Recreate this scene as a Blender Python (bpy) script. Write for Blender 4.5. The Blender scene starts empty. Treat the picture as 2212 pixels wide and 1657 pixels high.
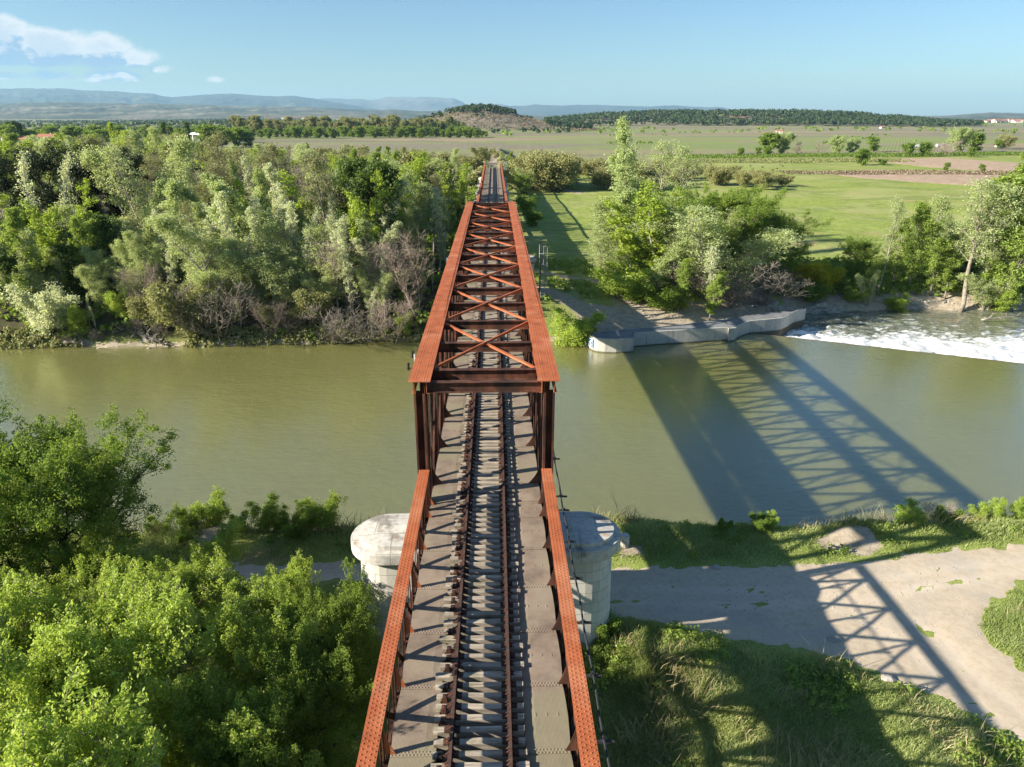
import bpy, math, random
import numpy as np
from math import radians as R, sin, cos, pi

# ------------------------------------------------------------------ camera, world, sun, exposure
sc = bpy.context.scene
COL = sc.collection
CAM = np.array((0.467, 0.0, 25.0))
PITCH, YAW = R(20.5), R(1.36)
FPX, CX, CY = 1534.0, 1105.5, 828.5
cam_d = bpy.data.cameras.new("camera"); cam = bpy.data.objects.new("camera", cam_d); COL.objects.link(cam)
cam_d.sensor_width = 36.0; cam_d.lens = 36.0 * FPX / 2211.0
cam_d.clip_start = 0.1; cam_d.clip_end = 90000.0
cam.location = CAM; cam.rotation_euler = (R(90) - PITCH, 0, -YAW)
sc.camera = cam

SUN = np.array((-2.04, -0.57, 1.0)); SUN /= np.linalg.norm(SUN)
SUN_EL = math.asin(SUN[2]); SUN_AZ = math.atan2(SUN[0], SUN[1])     # clockwise from +Y
w = bpy.data.worlds.new("World"); sc.world = w; w.use_nodes = True
NT = w.node_tree; N = NT.nodes; L = NT.links; N.clear()

def mnode(nt, op, a, b=None, c=None, clamp=False):
    n = nt.nodes.new('ShaderNodeMath'); n.operation = op; n.use_clamp = clamp
    for i, v in enumerate((a, b, c)):
        if v is None: continue
        if isinstance(v, (int, float)): n.inputs[i].default_value = v
        else: nt.links.new(v, n.inputs[i])
    return n.outputs[0]

def smooth(nt, v, a, b):
    n = nt.nodes.new('ShaderNodeMapRange'); n.interpolation_type = 'SMOOTHSTEP'
    nt.links.new(v, n.inputs[0]); n.inputs[1].default_value = a; n.inputs[2].default_value = b
    return n.outputs[0]

def mixc(nt, f, a, b, mode='MIX'):
    n = nt.nodes.new('ShaderNodeMix'); n.data_type = 'RGBA'; n.blend_type = mode
    for i, v in ((0, f), (6, a), (7, b)):
        if isinstance(v, (int, float)): n.inputs[i].default_value = v
        elif isinstance(v, tuple): n.inputs[i].default_value = (*v, 1) if len(v) == 3 else v
        else: nt.links.new(v, n.inputs[i])
    return n.outputs[2]

sky = N.new('ShaderNodeTexSky'); sky.sky_type = 'NISHITA'; sky.sun_disc = False
sky.sun_elevation = SUN_EL; sky.sun_rotation = SUN_AZ
sky.air_density = 1.0; sky.dust_density = 0.6; sky.ozone_density = 1.6; sky.altitude = 50
tc = N.new('ShaderNodeTexCoord'); sx = N.new('ShaderNodeSeparateXYZ'); L.new(tc.outputs['Generated'], sx.inputs[0])
ydir = mnode(NT, 'MAXIMUM', sx.outputs[1], 0.05)
U = mnode(NT, 'DIVIDE', sx.outputs[0], ydir); V = mnode(NT, 'DIVIDE', sx.outputs[2], ydir)
# cumulus bank low in the left of the sky: (u, v, half width, half height, strength)
BLOBS = [(-.66, .090, .10, .028, 1.4), (-.615, .104, .035, .020, 1.2), (-.56, .084, .07, .024, 1.3), (-.50, .078, .055, .022, 1.2), (-.455, .072, .035, .014, .9),
         (-.62, .066, .15, .006, .7), (-.60, .050, .10, .007, .5), (-.50, .050, .05, .010, .6), (-.425, .058, .018, .007, .65), (-.357, .046, .013, .005, .65), (.02, .012, .05, .006, .35)]
def cloud_density(dv):
    v2 = mnode(NT, 'ADD', V, dv)
    comb = N.new('ShaderNodeCombineXYZ'); L.new(U, comb.inputs[0]); L.new(mnode(NT, 'MULTIPLY', v2, 1.5), comb.inputs[1])
    nz = N.new('ShaderNodeTexNoise'); nz.inputs['Scale'].default_value = 22; nz.inputs['Detail'].default_value = 9
    nz.inputs['Roughness'].default_value = .56; nz.inputs['Distortion'].default_value = .25; L.new(comb.outputs[0], nz.inputs['Vector'])
    env = None
    for (cu, cv, hu, hv, s) in BLOBS:
        a = mnode(NT, 'DIVIDE', mnode(NT, 'SUBTRACT', U, cu), hu); b = mnode(NT, 'DIVIDE', mnode(NT, 'SUBTRACT', v2, cv), hv)
        r = mnode(NT, 'ADD', mnode(NT, 'POWER', mnode(NT, 'ABSOLUTE', a), 2.0), mnode(NT, 'POWER', mnode(NT, 'ABSOLUTE', b), 2.0))
        e = mnode(NT, 'SUBTRACT', s, mnode(NT, 'MULTIPLY', r, s))
        env = e if env is None else mnode(NT, 'MAXIMUM', env, e)
    env = mnode(NT, 'MAXIMUM', env, -1.0)
    base = smooth(NT, v2, .030, .046)
    env = mnode(NT, 'ADD', mnode(NT, 'MULTIPLY', env, .55), mnode(NT, 'MULTIPLY', mnode(NT, 'SUBTRACT', nz.outputs[0], .5), 1.35))
    return env
d0 = cloud_density(0.0); d1 = cloud_density(0.015)
alpha = smooth(NT, d0, -.06, .40)
rim = smooth(NT, mnode(NT, 'SUBTRACT', d0, d1), -.08, .12)
thin = smooth(NT, d0, .75, .25)
white = mnode(NT, 'MULTIPLY', rim, mnode(NT, 'ADD', mnode(NT, 'MULTIPLY', thin, .45), .55))  # cloud shading painted into the colour: sunlit upper rims white, insides blue-grey
STR = 0.057
ccol = mixc(NT, white, (2.35, 3.75, 5.4), (6.6, 6.8, 6.9))
tint = mixc(NT, 1.0, sky.outputs[0], (0.70, 0.90, 1.06), 'MULTIPLY')
skyc = mixc(NT, mnode(NT, 'MULTIPLY', alpha, .9), tint, ccol)
bg = N.new('ShaderNodeBackground'); bg.inputs[1].default_value = STR; L.new(skyc, bg.inputs[0])
wo = N.new('ShaderNodeOutputWorld'); L.new(bg.outputs[0], wo.inputs[0])

sun_d = bpy.data.lights.new("sun", 'SUN'); sun = bpy.data.objects.new("sun", sun_d); COL.objects.link(sun)
sun_d.energy = 5.0; sun_d.angle = R(0.55); sun_d.color = (1.0, .91, .77)
from mathutils import Vector, Matrix
sun.rotation_euler = Vector(SUN).to_track_quat('Z', 'Y').to_euler(); sun.location = (-60, -20, 60)
sc.view_settings.view_transform = 'Standard'; sc.view_settings.look = 'None'
sc.view_settings.exposure = 1.32; sc.view_settings.gamma = 1.0
sc.cycles.use_denoising = True
try: sc.cycles.denoising_prefilter = 'NONE'
except Exception: pass
sc.cycles.max_bounces = 6; sc.cycles.diffuse_bounces = 2; sc.cycles.glossy_bounces = 2; sc.cycles.transmission_bounces = 2
sc.cycles.volume_bounces = 0; sc.cycles.caustics_reflective = False; sc.cycles.caustics_refractive = False

# ------------------------------------------------------------------ calibrated pixel -> world
_F = np.array((sin(YAW) * cos(PITCH), cos(YAW) * cos(PITCH), -sin(PITCH))); _Rt = np.array((cos(YAW), -sin(YAW), 0.0)); _Up = np.cross(_Rt, _F)
def ray(u, v): return FPX * _F + (u - CX) * _Rt + (CY - v) * _Up
def P(u, v, z):
    d = ray(u, v); t = (z - CAM[2]) / d[2]; p = CAM + t * d; return p[0], p[1]
def PY(u, v, y):
    d = ray(u, v); p = CAM + (y / d[1]) * d; return p[0], p[2]

# ------------------------------------------------------------------ numpy noise
def _h(ix, iy, s):
    n = (ix.astype(np.int64) * 374761393 + iy.astype(np.int64) * 668265263 + s * 1442695041) & 0xffffffff
    n = ((n ^ (n >> 13)) * 1274126177) & 0xffffffff
    return ((n ^ (n >> 16)) & 0xffff) / 65535.0
def vn(x, y, s=0):
    x = np.asarray(x, float); y = np.asarray(y, float)
    ix, iy = np.floor(x), np.floor(y); fx, fy = x - ix, y - iy
    fx = fx * fx * (3 - 2 * fx); fy = fy * fy * (3 - 2 * fy)
    return (_h(ix, iy, s) * (1 - fx) + _h(ix + 1, iy, s) * fx) * (1 - fy) + (_h(ix, iy + 1, s) * (1 - fx) + _h(ix + 1, iy + 1, s) * fx) * fy
def fbm(x, y, s=0, o=4):
    t = 0; a = .5
    for i in range(o): t = t + a * (vn(x * 2 ** i, y * 2 ** i, s + i * 7) - .5); a *= .5
    return t * 2

# ------------------------------------------------------------------ materials
def new_mat(name):
    m = bpy.data.materials.new(name); m.use_nodes = True; nt = m.node_tree
    b = nt.nodes['Principled BSDF']; return m, nt, b
def noise(nt, scale, detail=4, rough=.55, vec=None, stretch=None, dist=0):
    n = nt.nodes.new('ShaderNodeTexNoise'); n.inputs['Scale'].default_value = scale; n.inputs['Detail'].default_value = detail
    n.inputs['Roughness'].default_value = rough; n.inputs['Distortion'].default_value = dist
    if vec is None:
        g = nt.nodes.new('ShaderNodeNewGeometry'); vec = g.outputs['Position']
    if stretch:
        mp = nt.nodes.new('ShaderNodeMapping'); mp.inputs['Scale'].default_value = stretch; nt.links.new(vec, mp.inputs[0]); vec = mp.outputs[0]
    nt.links.new(vec, n.inputs['Vector']); return n.outputs[0]
def ramp(nt, f, stops):
    r = nt.nodes.new('ShaderNodeValToRGB'); e = r.color_ramp.elements
    while len(e) < len(stops): e.new(.5)
    for i, (p, c) in enumerate(stops): e[i].position = p; e[i].color = (*c, 1)
    nt.links.new(f, r.inputs[0]); return r.outputs[0]
def bump(nt, b, h, strength=.3, dist=.05):
    n = nt.nodes.new('ShaderNodeBump'); n.inputs['Strength'].default_value = strength; n.inputs['Distance'].default_value = dist
    nt.links.new(h, n.inputs['Height']); nt.links.new(n.outputs[0], b.inputs['Normal'])
def simple(name, stops, scale=2.0, rough=.85, detail=5, stretch=None, bmp=None, metal=0):
    m, nt, b = new_mat(name)
    f = noise(nt, scale, detail, .6, stretch=stretch); c = ramp(nt, f, stops)
    nt.links.new(c, b.inputs['Base Color']); b.inputs['Roughness'].default_value = rough; b.inputs['Metallic'].default_value = metal
    b.inputs['Specular IOR Level'].default_value = .3
    if bmp: bump(nt, b, noise(nt, bmp[0], 4, .6), bmp[1], bmp[2])
    return m

M = {}
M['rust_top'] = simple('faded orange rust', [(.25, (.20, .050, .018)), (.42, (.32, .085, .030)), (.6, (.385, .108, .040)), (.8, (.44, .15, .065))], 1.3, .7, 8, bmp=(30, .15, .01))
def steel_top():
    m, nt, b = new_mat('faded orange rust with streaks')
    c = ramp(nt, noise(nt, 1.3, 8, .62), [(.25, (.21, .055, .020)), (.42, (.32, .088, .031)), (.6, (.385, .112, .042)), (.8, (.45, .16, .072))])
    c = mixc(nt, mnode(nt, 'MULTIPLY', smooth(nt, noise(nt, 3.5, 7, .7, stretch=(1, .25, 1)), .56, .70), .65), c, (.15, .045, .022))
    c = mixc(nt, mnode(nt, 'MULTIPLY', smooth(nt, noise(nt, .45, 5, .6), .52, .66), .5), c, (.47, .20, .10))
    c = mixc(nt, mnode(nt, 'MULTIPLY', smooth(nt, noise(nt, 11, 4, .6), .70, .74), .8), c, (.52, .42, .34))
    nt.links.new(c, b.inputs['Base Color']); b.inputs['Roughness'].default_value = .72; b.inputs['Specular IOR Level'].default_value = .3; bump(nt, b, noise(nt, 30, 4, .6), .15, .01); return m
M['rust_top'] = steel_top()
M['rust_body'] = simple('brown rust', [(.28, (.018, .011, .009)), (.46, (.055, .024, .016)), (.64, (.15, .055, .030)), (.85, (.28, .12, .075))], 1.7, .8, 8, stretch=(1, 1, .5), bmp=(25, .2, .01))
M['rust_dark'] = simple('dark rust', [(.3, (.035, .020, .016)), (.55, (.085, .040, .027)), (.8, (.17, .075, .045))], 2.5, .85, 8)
M['rail'] = simple('rail steel', [(.3, (.045, .028, .022)), (.6, (.095, .055, .042)), (.85, (.15, .09, .068))], 4, .6, 6)
M['iron'] = simple('dark conduit', [(.3, (.018, .02, .024)), (.7, (.045, .047, .05))], 6, .6)
M['stone'] = None
M['ladder'] = simple('galvanised steel', [(.3, (.20, .21, .22)), (.7, (.36, .37, .38))], 8, .5)
M['white'] = simple('white paint', [(.3, (.62, .62, .6)), (.7, (.8, .8, .78))], 6, .7)
M['blue'] = simple('blue sign paint', [(.3, (.02, .16, .45)), (.7, (.03, .22, .55))], 6, .6)
M['asph'] = simple('grey coated deck', [(.3, (.13, .14, .15)), (.55, (.19, .20, .21)), (.8, (.25, .25, .25))], .9, .85, 8, bmp=(25, .2, .01))
M['roof'] = simple('terracotta', [(.3, (.30, .12, .07)), (.7, (.45, .2, .12))], 3)
M['wall'] = simple('plaster', [(.3, (.5, .45, .38)), (.7, (.66, .6, .52))], 3)
M['glass'] = simple('dark glass', [(.3, (.02, .03, .04)), (.7, (.04, .05, .06))], 3, .2)
M['black'] = simple('black rubber', [(.3, (.015, .015, .016)), (.7, (.03, .03, .03))], 9, .7)
M['rock'] = simple('pale rock', [(.25, (.24, .215, .18)), (.5, (.36, .33, .28)), (.75, (.48, .45, .40))], 1.1, .9, 8, bmp=(6, .5, .05))
M['drift'] = simple('bleached driftwood', [(.3, (.20, .165, .125)), (.55, (.36, .32, .26)), (.8, (.52, .48, .41))], 3, .85, 6, bmp=(14, .4, .02))

def stone_mat():
    m, nt, b = new_mat('limestone blocks')
    g = nt.nodes.new('ShaderNodeNewGeometry'); at = nt.nodes.new('ShaderNodeAttribute'); at.attribute_name = 'arc'; at.attribute_type = 'GEOMETRY'
    s = nt.nodes.new('ShaderNodeSeparateXYZ'); nt.links.new(g.outputs['Position'], s.inputs[0])
    cb = nt.nodes.new('ShaderNodeCombineXYZ'); nt.links.new(at.outputs['Fac'], cb.inputs[0]); nt.links.new(s.outputs[2], cb.inputs[1])
    br = nt.nodes.new('ShaderNodeTexBrick'); nt.links.new(cb.outputs[0], br.inputs['Vector']); br.inputs['Scale'].default_value = 1.0
    br.inputs['Brick Width'].default_value = 1.35; br.inputs['Row Height'].default_value = .52; br.inputs['Mortar Size'].default_value = .013
    br.inputs['Color1'].default_value = (.50, .47, .41, 1); br.inputs['Color2'].default_value = (.60, .57, .50, 1); br.inputs['Mortar'].default_value = (.26, .23, .19, 1)
    n1 = noise(nt, .9, 7, .65, stretch=(1, 1, .35)); n2 = noise(nt, 9, 5, .6)
    st = mixc(nt, mnode(nt, 'MULTIPLY', smooth(nt, n1, .52, .72), .75), br.outputs[0], (.17, .165, .14))
    st = mixc(nt, mnode(nt, 'MULTIPLY', n2, .35), st, (.7, .68, .62))
    nt.links.new(st, b.inputs['Base Color']); b.inputs['Roughness'].default_value = .9
    h = mnode(nt, 'ADD', mnode(nt, 'MULTIPLY', br.outputs[1], -1.0), mnode(nt, 'MULTIPLY', n2, .5)); bump(nt, b, h, .5, .02)
    return m
M['blocks'] = stone_mat()
def cap_mat():
    m, nt, b = new_mat('weathered coping stone')
    n1 = noise(nt, .8, 7, .65); n2 = noise(nt, 5, 6, .6)
    c = ramp(nt, n2, [(.3, (.38, .36, .32)), (.55, (.52, .50, .45)), (.8, (.62, .60, .55))])
    c = mixc(nt, mnode(nt, 'MULTIPLY', smooth(nt, n1, .50, .62), .8), c, (.17, .155, .125))
    n3 = noise(nt, 1.1, 6, .6, stretch=(1, 1, 1.01), dist=.4)
    c = mixc(nt, mnode(nt, 'MULTIPLY', smooth(nt, n3, .58, .70), .6), c, (.42, .20, .07))
    g = nt.nodes.new('ShaderNodeNewGeometry'); br = nt.nodes.new('ShaderNodeTexBrick'); nt.links.new(g.outputs['Position'], br.inputs['Vector']); br.inputs['Scale'].default_value = 1.0; br.inputs['Brick Width'].default_value = 1.55; br.inputs['Row Height'].default_value = 1.22; br.inputs['Mortar Size'].default_value = .014
    c = mixc(nt, mnode(nt, 'MULTIPLY', br.outputs[1], .75), c, (.13, .12, .10))
    nt.links.new(c, b.inputs['Base Color']); b.inputs['Roughness'].default_value = .9; bump(nt, b, n2, .4, .02)
    return m
M['cap'] = cap_mat()
def concrete_mat():
    m, nt, b = new_mat('streaked concrete')
    n1 = noise(nt, 1.6, 7, .65, stretch=(1, 1, .12)); n2 = noise(nt, 5, 6, .6)
    c = ramp(nt, n2, [(.3, (.36, .35, .31)), (.7, (.52, .51, .46))])
    c = mixc(nt, mnode(nt, 'MULTIPLY', smooth(nt, n1, .5, .72), .7), c, (.17, .16, .14))
    g = nt.nodes.new('ShaderNodeNewGeometry'); s = nt.nodes.new('ShaderNodeSeparateXYZ'); nt.links.new(g.outputs['Position'], s.inputs[0])
    c = mixc(nt, smooth(nt, s.outputs[2], .22, .02), c, (.10, .085, .055))
    nt.links.new(c, b.inputs['Base Color']); b.inputs['Roughness'].default_value = .85; bump(nt, b, n2, .3, .02)
    return m
M['concrete'] = concrete_mat()
def plate_mat():
    m, nt, b = new_mat('ribbed deck plate')
    n1 = noise(nt, .7, 8, .65); n2 = noise(nt, 8, 6, .65); n3 = noise(nt, .35, 5, .5)
    c = ramp(nt, n1, [(.3, (.14, .10, .07)), (.5, (.275, .21, .15)), (.72, (.37, .30, .22))])
    c = mixc(nt, mnode(nt, 'MULTIPLY', smooth(nt, n3, .46, .62), .6), c, (.215, .205, .11))
    c = mixc(nt, mnode(nt, 'MULTIPLY', n2, .4), c, (.13, .11, .09))
    g = nt.nodes.new('ShaderNodeNewGeometry')
    wv = nt.nodes.new('ShaderNodeTexWave'); wv.bands_direction = 'X'; wv.inputs['Scale'].default_value = 9.5; wv.inputs['Distortion'].default_value = .15
    nt.links.new(g.outputs['Position'], wv.inputs[0])
    c = mixc(nt, mnode(nt, 'MULTIPLY', wv.outputs[1], .10), c, (.09, .065, .05))
    nt.links.new(c, b.inputs['Base Color']); b.inputs['Roughness'].default_value = .75
    bump(nt, b, mnode(nt, 'ADD', mnode(nt, 'MULTIPLY', wv.outputs[1], .3), n2), .5, .01); return m
M['plate'] = plate_mat()
def wood_mat():
    m, nt, b = new_mat('weathered sleeper wood')
    oi = nt.nodes.new('ShaderNodeObjectInfo')
    n1 = noise(nt, 3, 7, .7, stretch=(.35, 4, 4)); n2 = noise(nt, 1.0, 5, .6)
    c = ramp(nt, n1, [(.3, (.11, .085, .06)), (.5, (.35, .295, .225)), (.7, (.58, .51, .41))])
    c = mixc(nt, mnode(nt, 'MULTIPLY', oi.outputs['Random'], .5), c, (.19, .165, .13))
    c = mixc(nt, mnode(nt, 'MULTIPLY', smooth(nt, n2, .52, .66), .55), c, (.13, .125, .06))
    nt.links.new(c, b.inputs['Base Color']); b.inputs['Roughness'].default_value = .9; bump(nt, b, n1, .6, .02); return m
M['wood'] = wood_mat()

def leaf_mat(name, c1, c2, trans=.35, rough=.55):
    m, nt, b = new_mat(name); nt.nodes.remove(b); out = nt.nodes['Material Output']
    at = nt.nodes.new('ShaderNodeAttribute'); at.attribute_name = 'tint'; oi = nt.nodes.new('ShaderNodeObjectInfo')
    f = mnode(nt, 'ADD', mnode(nt, 'MULTIPLY', at.outputs['Fac'], .75), mnode(nt, 'MULTIPLY', oi.outputs['Random'], .25), clamp=True)
    c = mixc(nt, f, c1, c2)
    d = nt.nodes.new('ShaderNodeBsdfPrincipled'); d.inputs['Roughness'].default_value = rough; d.inputs['Specular IOR Level'].default_value = .25
    t = nt.nodes.new('ShaderNodeBsdfTranslucent'); mx = nt.nodes.new('ShaderNodeMixShader'); mx.inputs[0].default_value = trans
    c2_ = mixc(nt, .5, c, (c2[0] * 1.2, c2[1] * 1.15, c2[2] * .5))
    nt.links.new(c, d.inputs['Base Color']); nt.links.new(c2_, t.inputs[0]); nt.links.new(d.outputs[0], mx.inputs[1]); nt.links.new(t.outputs[0], mx.inputs[2])
    nt.links.new(mx.outputs[0], out.inputs[0]); return m
LEAF = {
 'elder': leaf_mat('box elder leaves', (.19, .29, .04), (.50, .62, .13), .46),
 'ash': leaf_mat('ash leaves', (.10, .18, .028), (.28, .38, .065), .45),
 'silver': leaf_mat('silver poplar leaves', (.38, .44, .25), (.72, .76, .54), .48),
 'willow': leaf_mat('willow leaves', (.29, .37, .14), (.57, .64, .32), .47),
 'green': leaf_mat('green poplar leaves', (.17, .26, .045), (.38, .48, .11), .45),
 'lime': leaf_mat('lime leaves', (.23, .33, .035), (.42, .52, .08), .45),
 'dark': leaf_mat('dark leaves', (.06, .11, .024), (.15, .22, .05), .4),
 'olive': leaf_mat('olive budding leaves', (.21, .22, .09), (.38, .39, .17), .35),
 'bud': leaf_mat('brown buds', (.17, .13, .08), (.27, .22, .14), .1),
 'pine': leaf_mat('pine needles', (.018, .032, .010), (.055, .075, .02), .1),
 'yellow': leaf_mat('yellow flowering leaves', (.20, .26, .03), (.62, .55, .03)),
 'russet': leaf_mat('russet scrub', (.24, .25, .10), (.42, .41, .18), .35),
 'grass': leaf_mat('grass blades', (.20, .28, .07), (.54, .59, .26), .42),
 'turf': leaf_mat('meadow tufts', (.16, .22, .045), (.34, .36, .12), .3),
 'sgreen': leaf_mat('soft green poplar leaves', (.26, .35, .13), (.56, .64, .31), .47),
 'wood': leaf_mat('ridge pines', (.030, .055, .022), (.075, .11, .04), .2),
 'dry': leaf_mat('dry grass', (.30, .25, .13), (.55, .47, .28), .2),
}
M['bark_beige'] = simple('beige bark', [(.3, (.13, .11, .08)), (.5, (.27, .235, .18)), (.8, (.40, .36, .29))], 3, .9)
M['bark_dark'] = simple('dark bark', [(.3, (.045, .036, .028)), (.7, (.13, .105, .08))], 5, .95)
M['bark_pale'] = simple('pale poplar bark', [(.3, (.17, .155, .12)), (.5, (.36, .335, .28)), (.8, (.54, .51, .45))], 3, .9)
M['bark_grey'] = simple('grey bark', [(.3, (.13, .11, .09)), (.7, (.28, .245, .20))], 4, .95)
M['bark_pink'] = simple('pinkish bare twigs', [(.3, (.25, .19, .15)), (.7, (.44, .36, .30))], 4, .95)

def ground_mat():
    m, nt, b = new_mat('ground')
    def att(n):
        a = nt.nodes.new('ShaderNodeAttribute'); a.attribute_name = n; return a.outputs['Fac']
    g = nt.nodes.new('ShaderNodeNewGeometry'); pos = g.outputs['Position']
    n1 = noise(nt, .06, 6, .6); n2 = noise(nt, .9, 7, .65); n3 = noise(nt, 6, 5, .6); n4 = noise(nt, .018, 5, .55, stretch=(1, 2.2, 1))
    meadow = ramp(nt, n2, [(.3, (.17, .215, .045)), (.5, (.235, .29, .065)), (.7, (.30, .34, .10))])
    meadow = mixc(nt, smooth(nt, n1, .44, .62), meadow, (.30, .32, .115))
    meadow = mixc(nt, mnode(nt, 'MULTIPLY', smooth(nt, noise(nt, .16, 7, .7, stretch=(.6, 1.4, 1)), .55, .68), .8), meadow, (.36, .26, .14))
    meadow = mixc(nt, mnode(nt, 'MULTIPLY', smooth(nt, noise(nt, .07, 7, .7, stretch=(.5, 1.6, 1)), .52, .60), .5), meadow, (.11, .17, .04))
    # far vineyard patches
    vo = nt.nodes.new('ShaderNodeTexVoronoi'); vo.inputs['Scale'].default_value = 1.0
    mp = nt.nodes.new('ShaderNodeMapping'); mp.inputs['Scale'].default_value = (.0032, .013, 1); mp.inputs['Rotation'].default_value = (0, 0, .12)
    nt.links.new(pos, mp.inputs[0]); nt.links.new(mp.outputs[0], vo.inputs['Vector'])
    sp = nt.nodes.new('ShaderNodeSeparateColor'); nt.links.new(vo.outputs['Color'], sp.inputs[0])
    fld = ramp(nt, sp.outputs[0], [(.0, (.22, .20, .13)), (.25, (.30, .26, .18)), (.4, (.25, .28, .11)), (.6, (.38, .28, .20)), (.72, (.23, .31, .08)), (.9, (.26, .225, .17))])
    fld = mixc(nt, mnode(nt, 'MULTIPLY', n2, .35), fld, (.10, .105, .06))
    mr = nt.nodes.new('ShaderNodeMapping'); mr.inputs['Rotation'].default_value = (0, 0, .5); nt.links.new(pos, mr.inputs[0])
    wv = nt.nodes.new('ShaderNodeTexWave'); wv.inputs['Scale'].default_value = .13; wv.inputs['Distortion'].default_value = .5; nt.links.new(mr.outputs[0], wv.inputs[0])
    fld = mixc(nt, mnode(nt, 'MULTIPLY', smooth(nt, wv.outputs[1], .4, .8), .35), fld, (.085, .10, .04))
    c = mixc(nt, att('far'), meadow, fld)
    soil = ramp(nt, n2, [(.3, (.045, .038, .024)), (.55, (.075, .07, .035)), (.75, (.10, .12, .045))])
    c = mixc(nt, att('wood'), c, soil)
    sand = ramp(nt, noise(nt, 1.6, 8, .7), [(.3, (.24, .195, .135)), (.5, (.38, .32, .235)), (.72, (.47, .41, .32))])
    sm = smooth(nt, mnode(nt, 'ADD', att('sand'), mnode(nt, 'MULTIPLY', mnode(nt, 'SUBTRACT', n2, .5), 1.1)), .42, .58)
    c = mixc(nt, sm, c, sand)
    scrub = ramp(nt, noise(nt, .03, 7, .7), [(.35, (.10, .105, .06)), (.5, (.20, .17, .125)), (.7, (.28, .24, .18))])
    c = mixc(nt, att('hill'), c, scrub)
    nt.links.new(c, b.inputs['Base Color']); b.inputs['Roughness'].default_value = 1; b.inputs['Specular IOR Level'].default_value = .1
    bump(nt, b, mnode(nt, 'ADD', n3, mnode(nt, 'MULTIPLY', n2, 3.0)), .6, .06); return m
M['ground'] = ground_mat()
def path_mat():
    m, nt, b = new_mat('sandy gravel')
    n1 = noise(nt, .35, 6, .6); n2 = noise(nt, 3, 8, .7); n3 = noise(nt, 28, 3, .6)
    c = ramp(nt, n2, [(.3, (.42, .335, .235)), (.5, (.50, .415, .305)), (.75, (.56, .475, .36))])
    c = mixc(nt, mnode(nt, 'MULTIPLY', smooth(nt, n1, .48, .68), .5), c, (.36, .345, .31))
    c = mixc(nt, mnode(nt, 'MULTIPLY', smooth(nt, n3, .62, .72), .4), c, (.19, .17, .14))
    at = nt.nodes.new('ShaderNodeAttribute'); at.attribute_name = 'rut'; c = mixc(nt, mnode(nt, 'MULTIPLY', at.outputs['Fac'], .55), c, (.64, .56, .45))
    n5 = noise(nt, .5, 7, .7); c = mixc(nt, mnode(nt, 'MULTIPLY', smooth(nt, n5, .60, .68), .25), c, (.36, .33, .24))
    nt.links.new(c, b.inputs['Base Color']); b.inputs['Roughness'].default_value = 1; b.inputs['Specular IOR Level'].default_value = .1
    bump(nt, b, mnode(nt, 'ADD', n3, mnode(nt, 'MULTIPLY', n2, 1.0)), .4, .02); return m
M['path'] = path_mat()
M['plough'] = simple('ploughed earth', [(.3, (.28, .19, .12)), (.5, (.38, .275, .19)), (.7, (.45, .34, .25))], .8, 1, 8, stretch=(.3, 1, 1), bmp=(1.2, .8, .3))

def water_mat(name, foam=False):
    m, nt, b = new_mat(name)
    g = nt.nodes.new('ShaderNodeNewGeometry'); pos = g.outputs['Position']
    n1 = noise(nt, .045, 4, .55); col = mixc(nt, n1, (.155, .155, .048), (.185, .183, .066))
    b.inputs['Coat Weight'].default_value = 1.0; b.inputs['Coat Roughness'].default_value = .2; b.inputs['Coat IOR'].default_value = 1.5; b.inputs['Roughness'].default_value = .16; b.inputs['IOR'].default_value = 1.58
    w1 = noise(nt, 1.5, 5, .62, stretch=(.75, 1.25, 1)); w2 = noise(nt, .22, 3, .5, stretch=(1, 1.5, 1)); w3 = noise(nt, 6, 3, .6)
    h = mnode(nt, 'ADD', mnode(nt, 'MULTIPLY', w1, .16), mnode(nt, 'ADD', mnode(nt, 'MULTIPLY', w2, .22), mnode(nt, 'MULTIPLY', w3, .016)))
    if foam:
        at = nt.nodes.new('ShaderNodeAttribute'); at.attribute_name = 'foam'
        f1 = noise(nt, 1.1, 8, .72, stretch=(.6, 1.3, 1), dist=.6)
        fm = smooth(nt, mnode(nt, 'ADD', at.outputs['Fac'], mnode(nt, 'MULTIPLY', mnode(nt, 'SUBTRACT', f1, .5), 2.6)), .38, .98)
        col = mixc(nt, fm, (.155, .165, .115), (.80, .82, .82))
        rg = mnode(nt, 'ADD', .08, mnode(nt, 'MULTIPLY', fm, .7)); nt.links.new(rg, b.inputs['Roughness'])
        h = mnode(nt, 'ADD', h, mnode(nt, 'MULTIPLY', f1, .25))
    else:
        b.subsurface_method = 'BURLEY' if hasattr(b, 'subsurface_method') else None
        b.inputs['Subsurface Weight'].default_value = .85; b.inputs['Subsurface Radius'].default_value = (1.0, 1.0, .7); b.inputs['Subsurface Scale'].default_value = .8
    nt.links.new(col, b.inputs['Base Color'])
    bump(nt, b, h, 1.0, .45 if not foam else .8); return m
M['water'] = water_mat('river water'); M['rapid'] = water_mat('rapid water', True)

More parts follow.
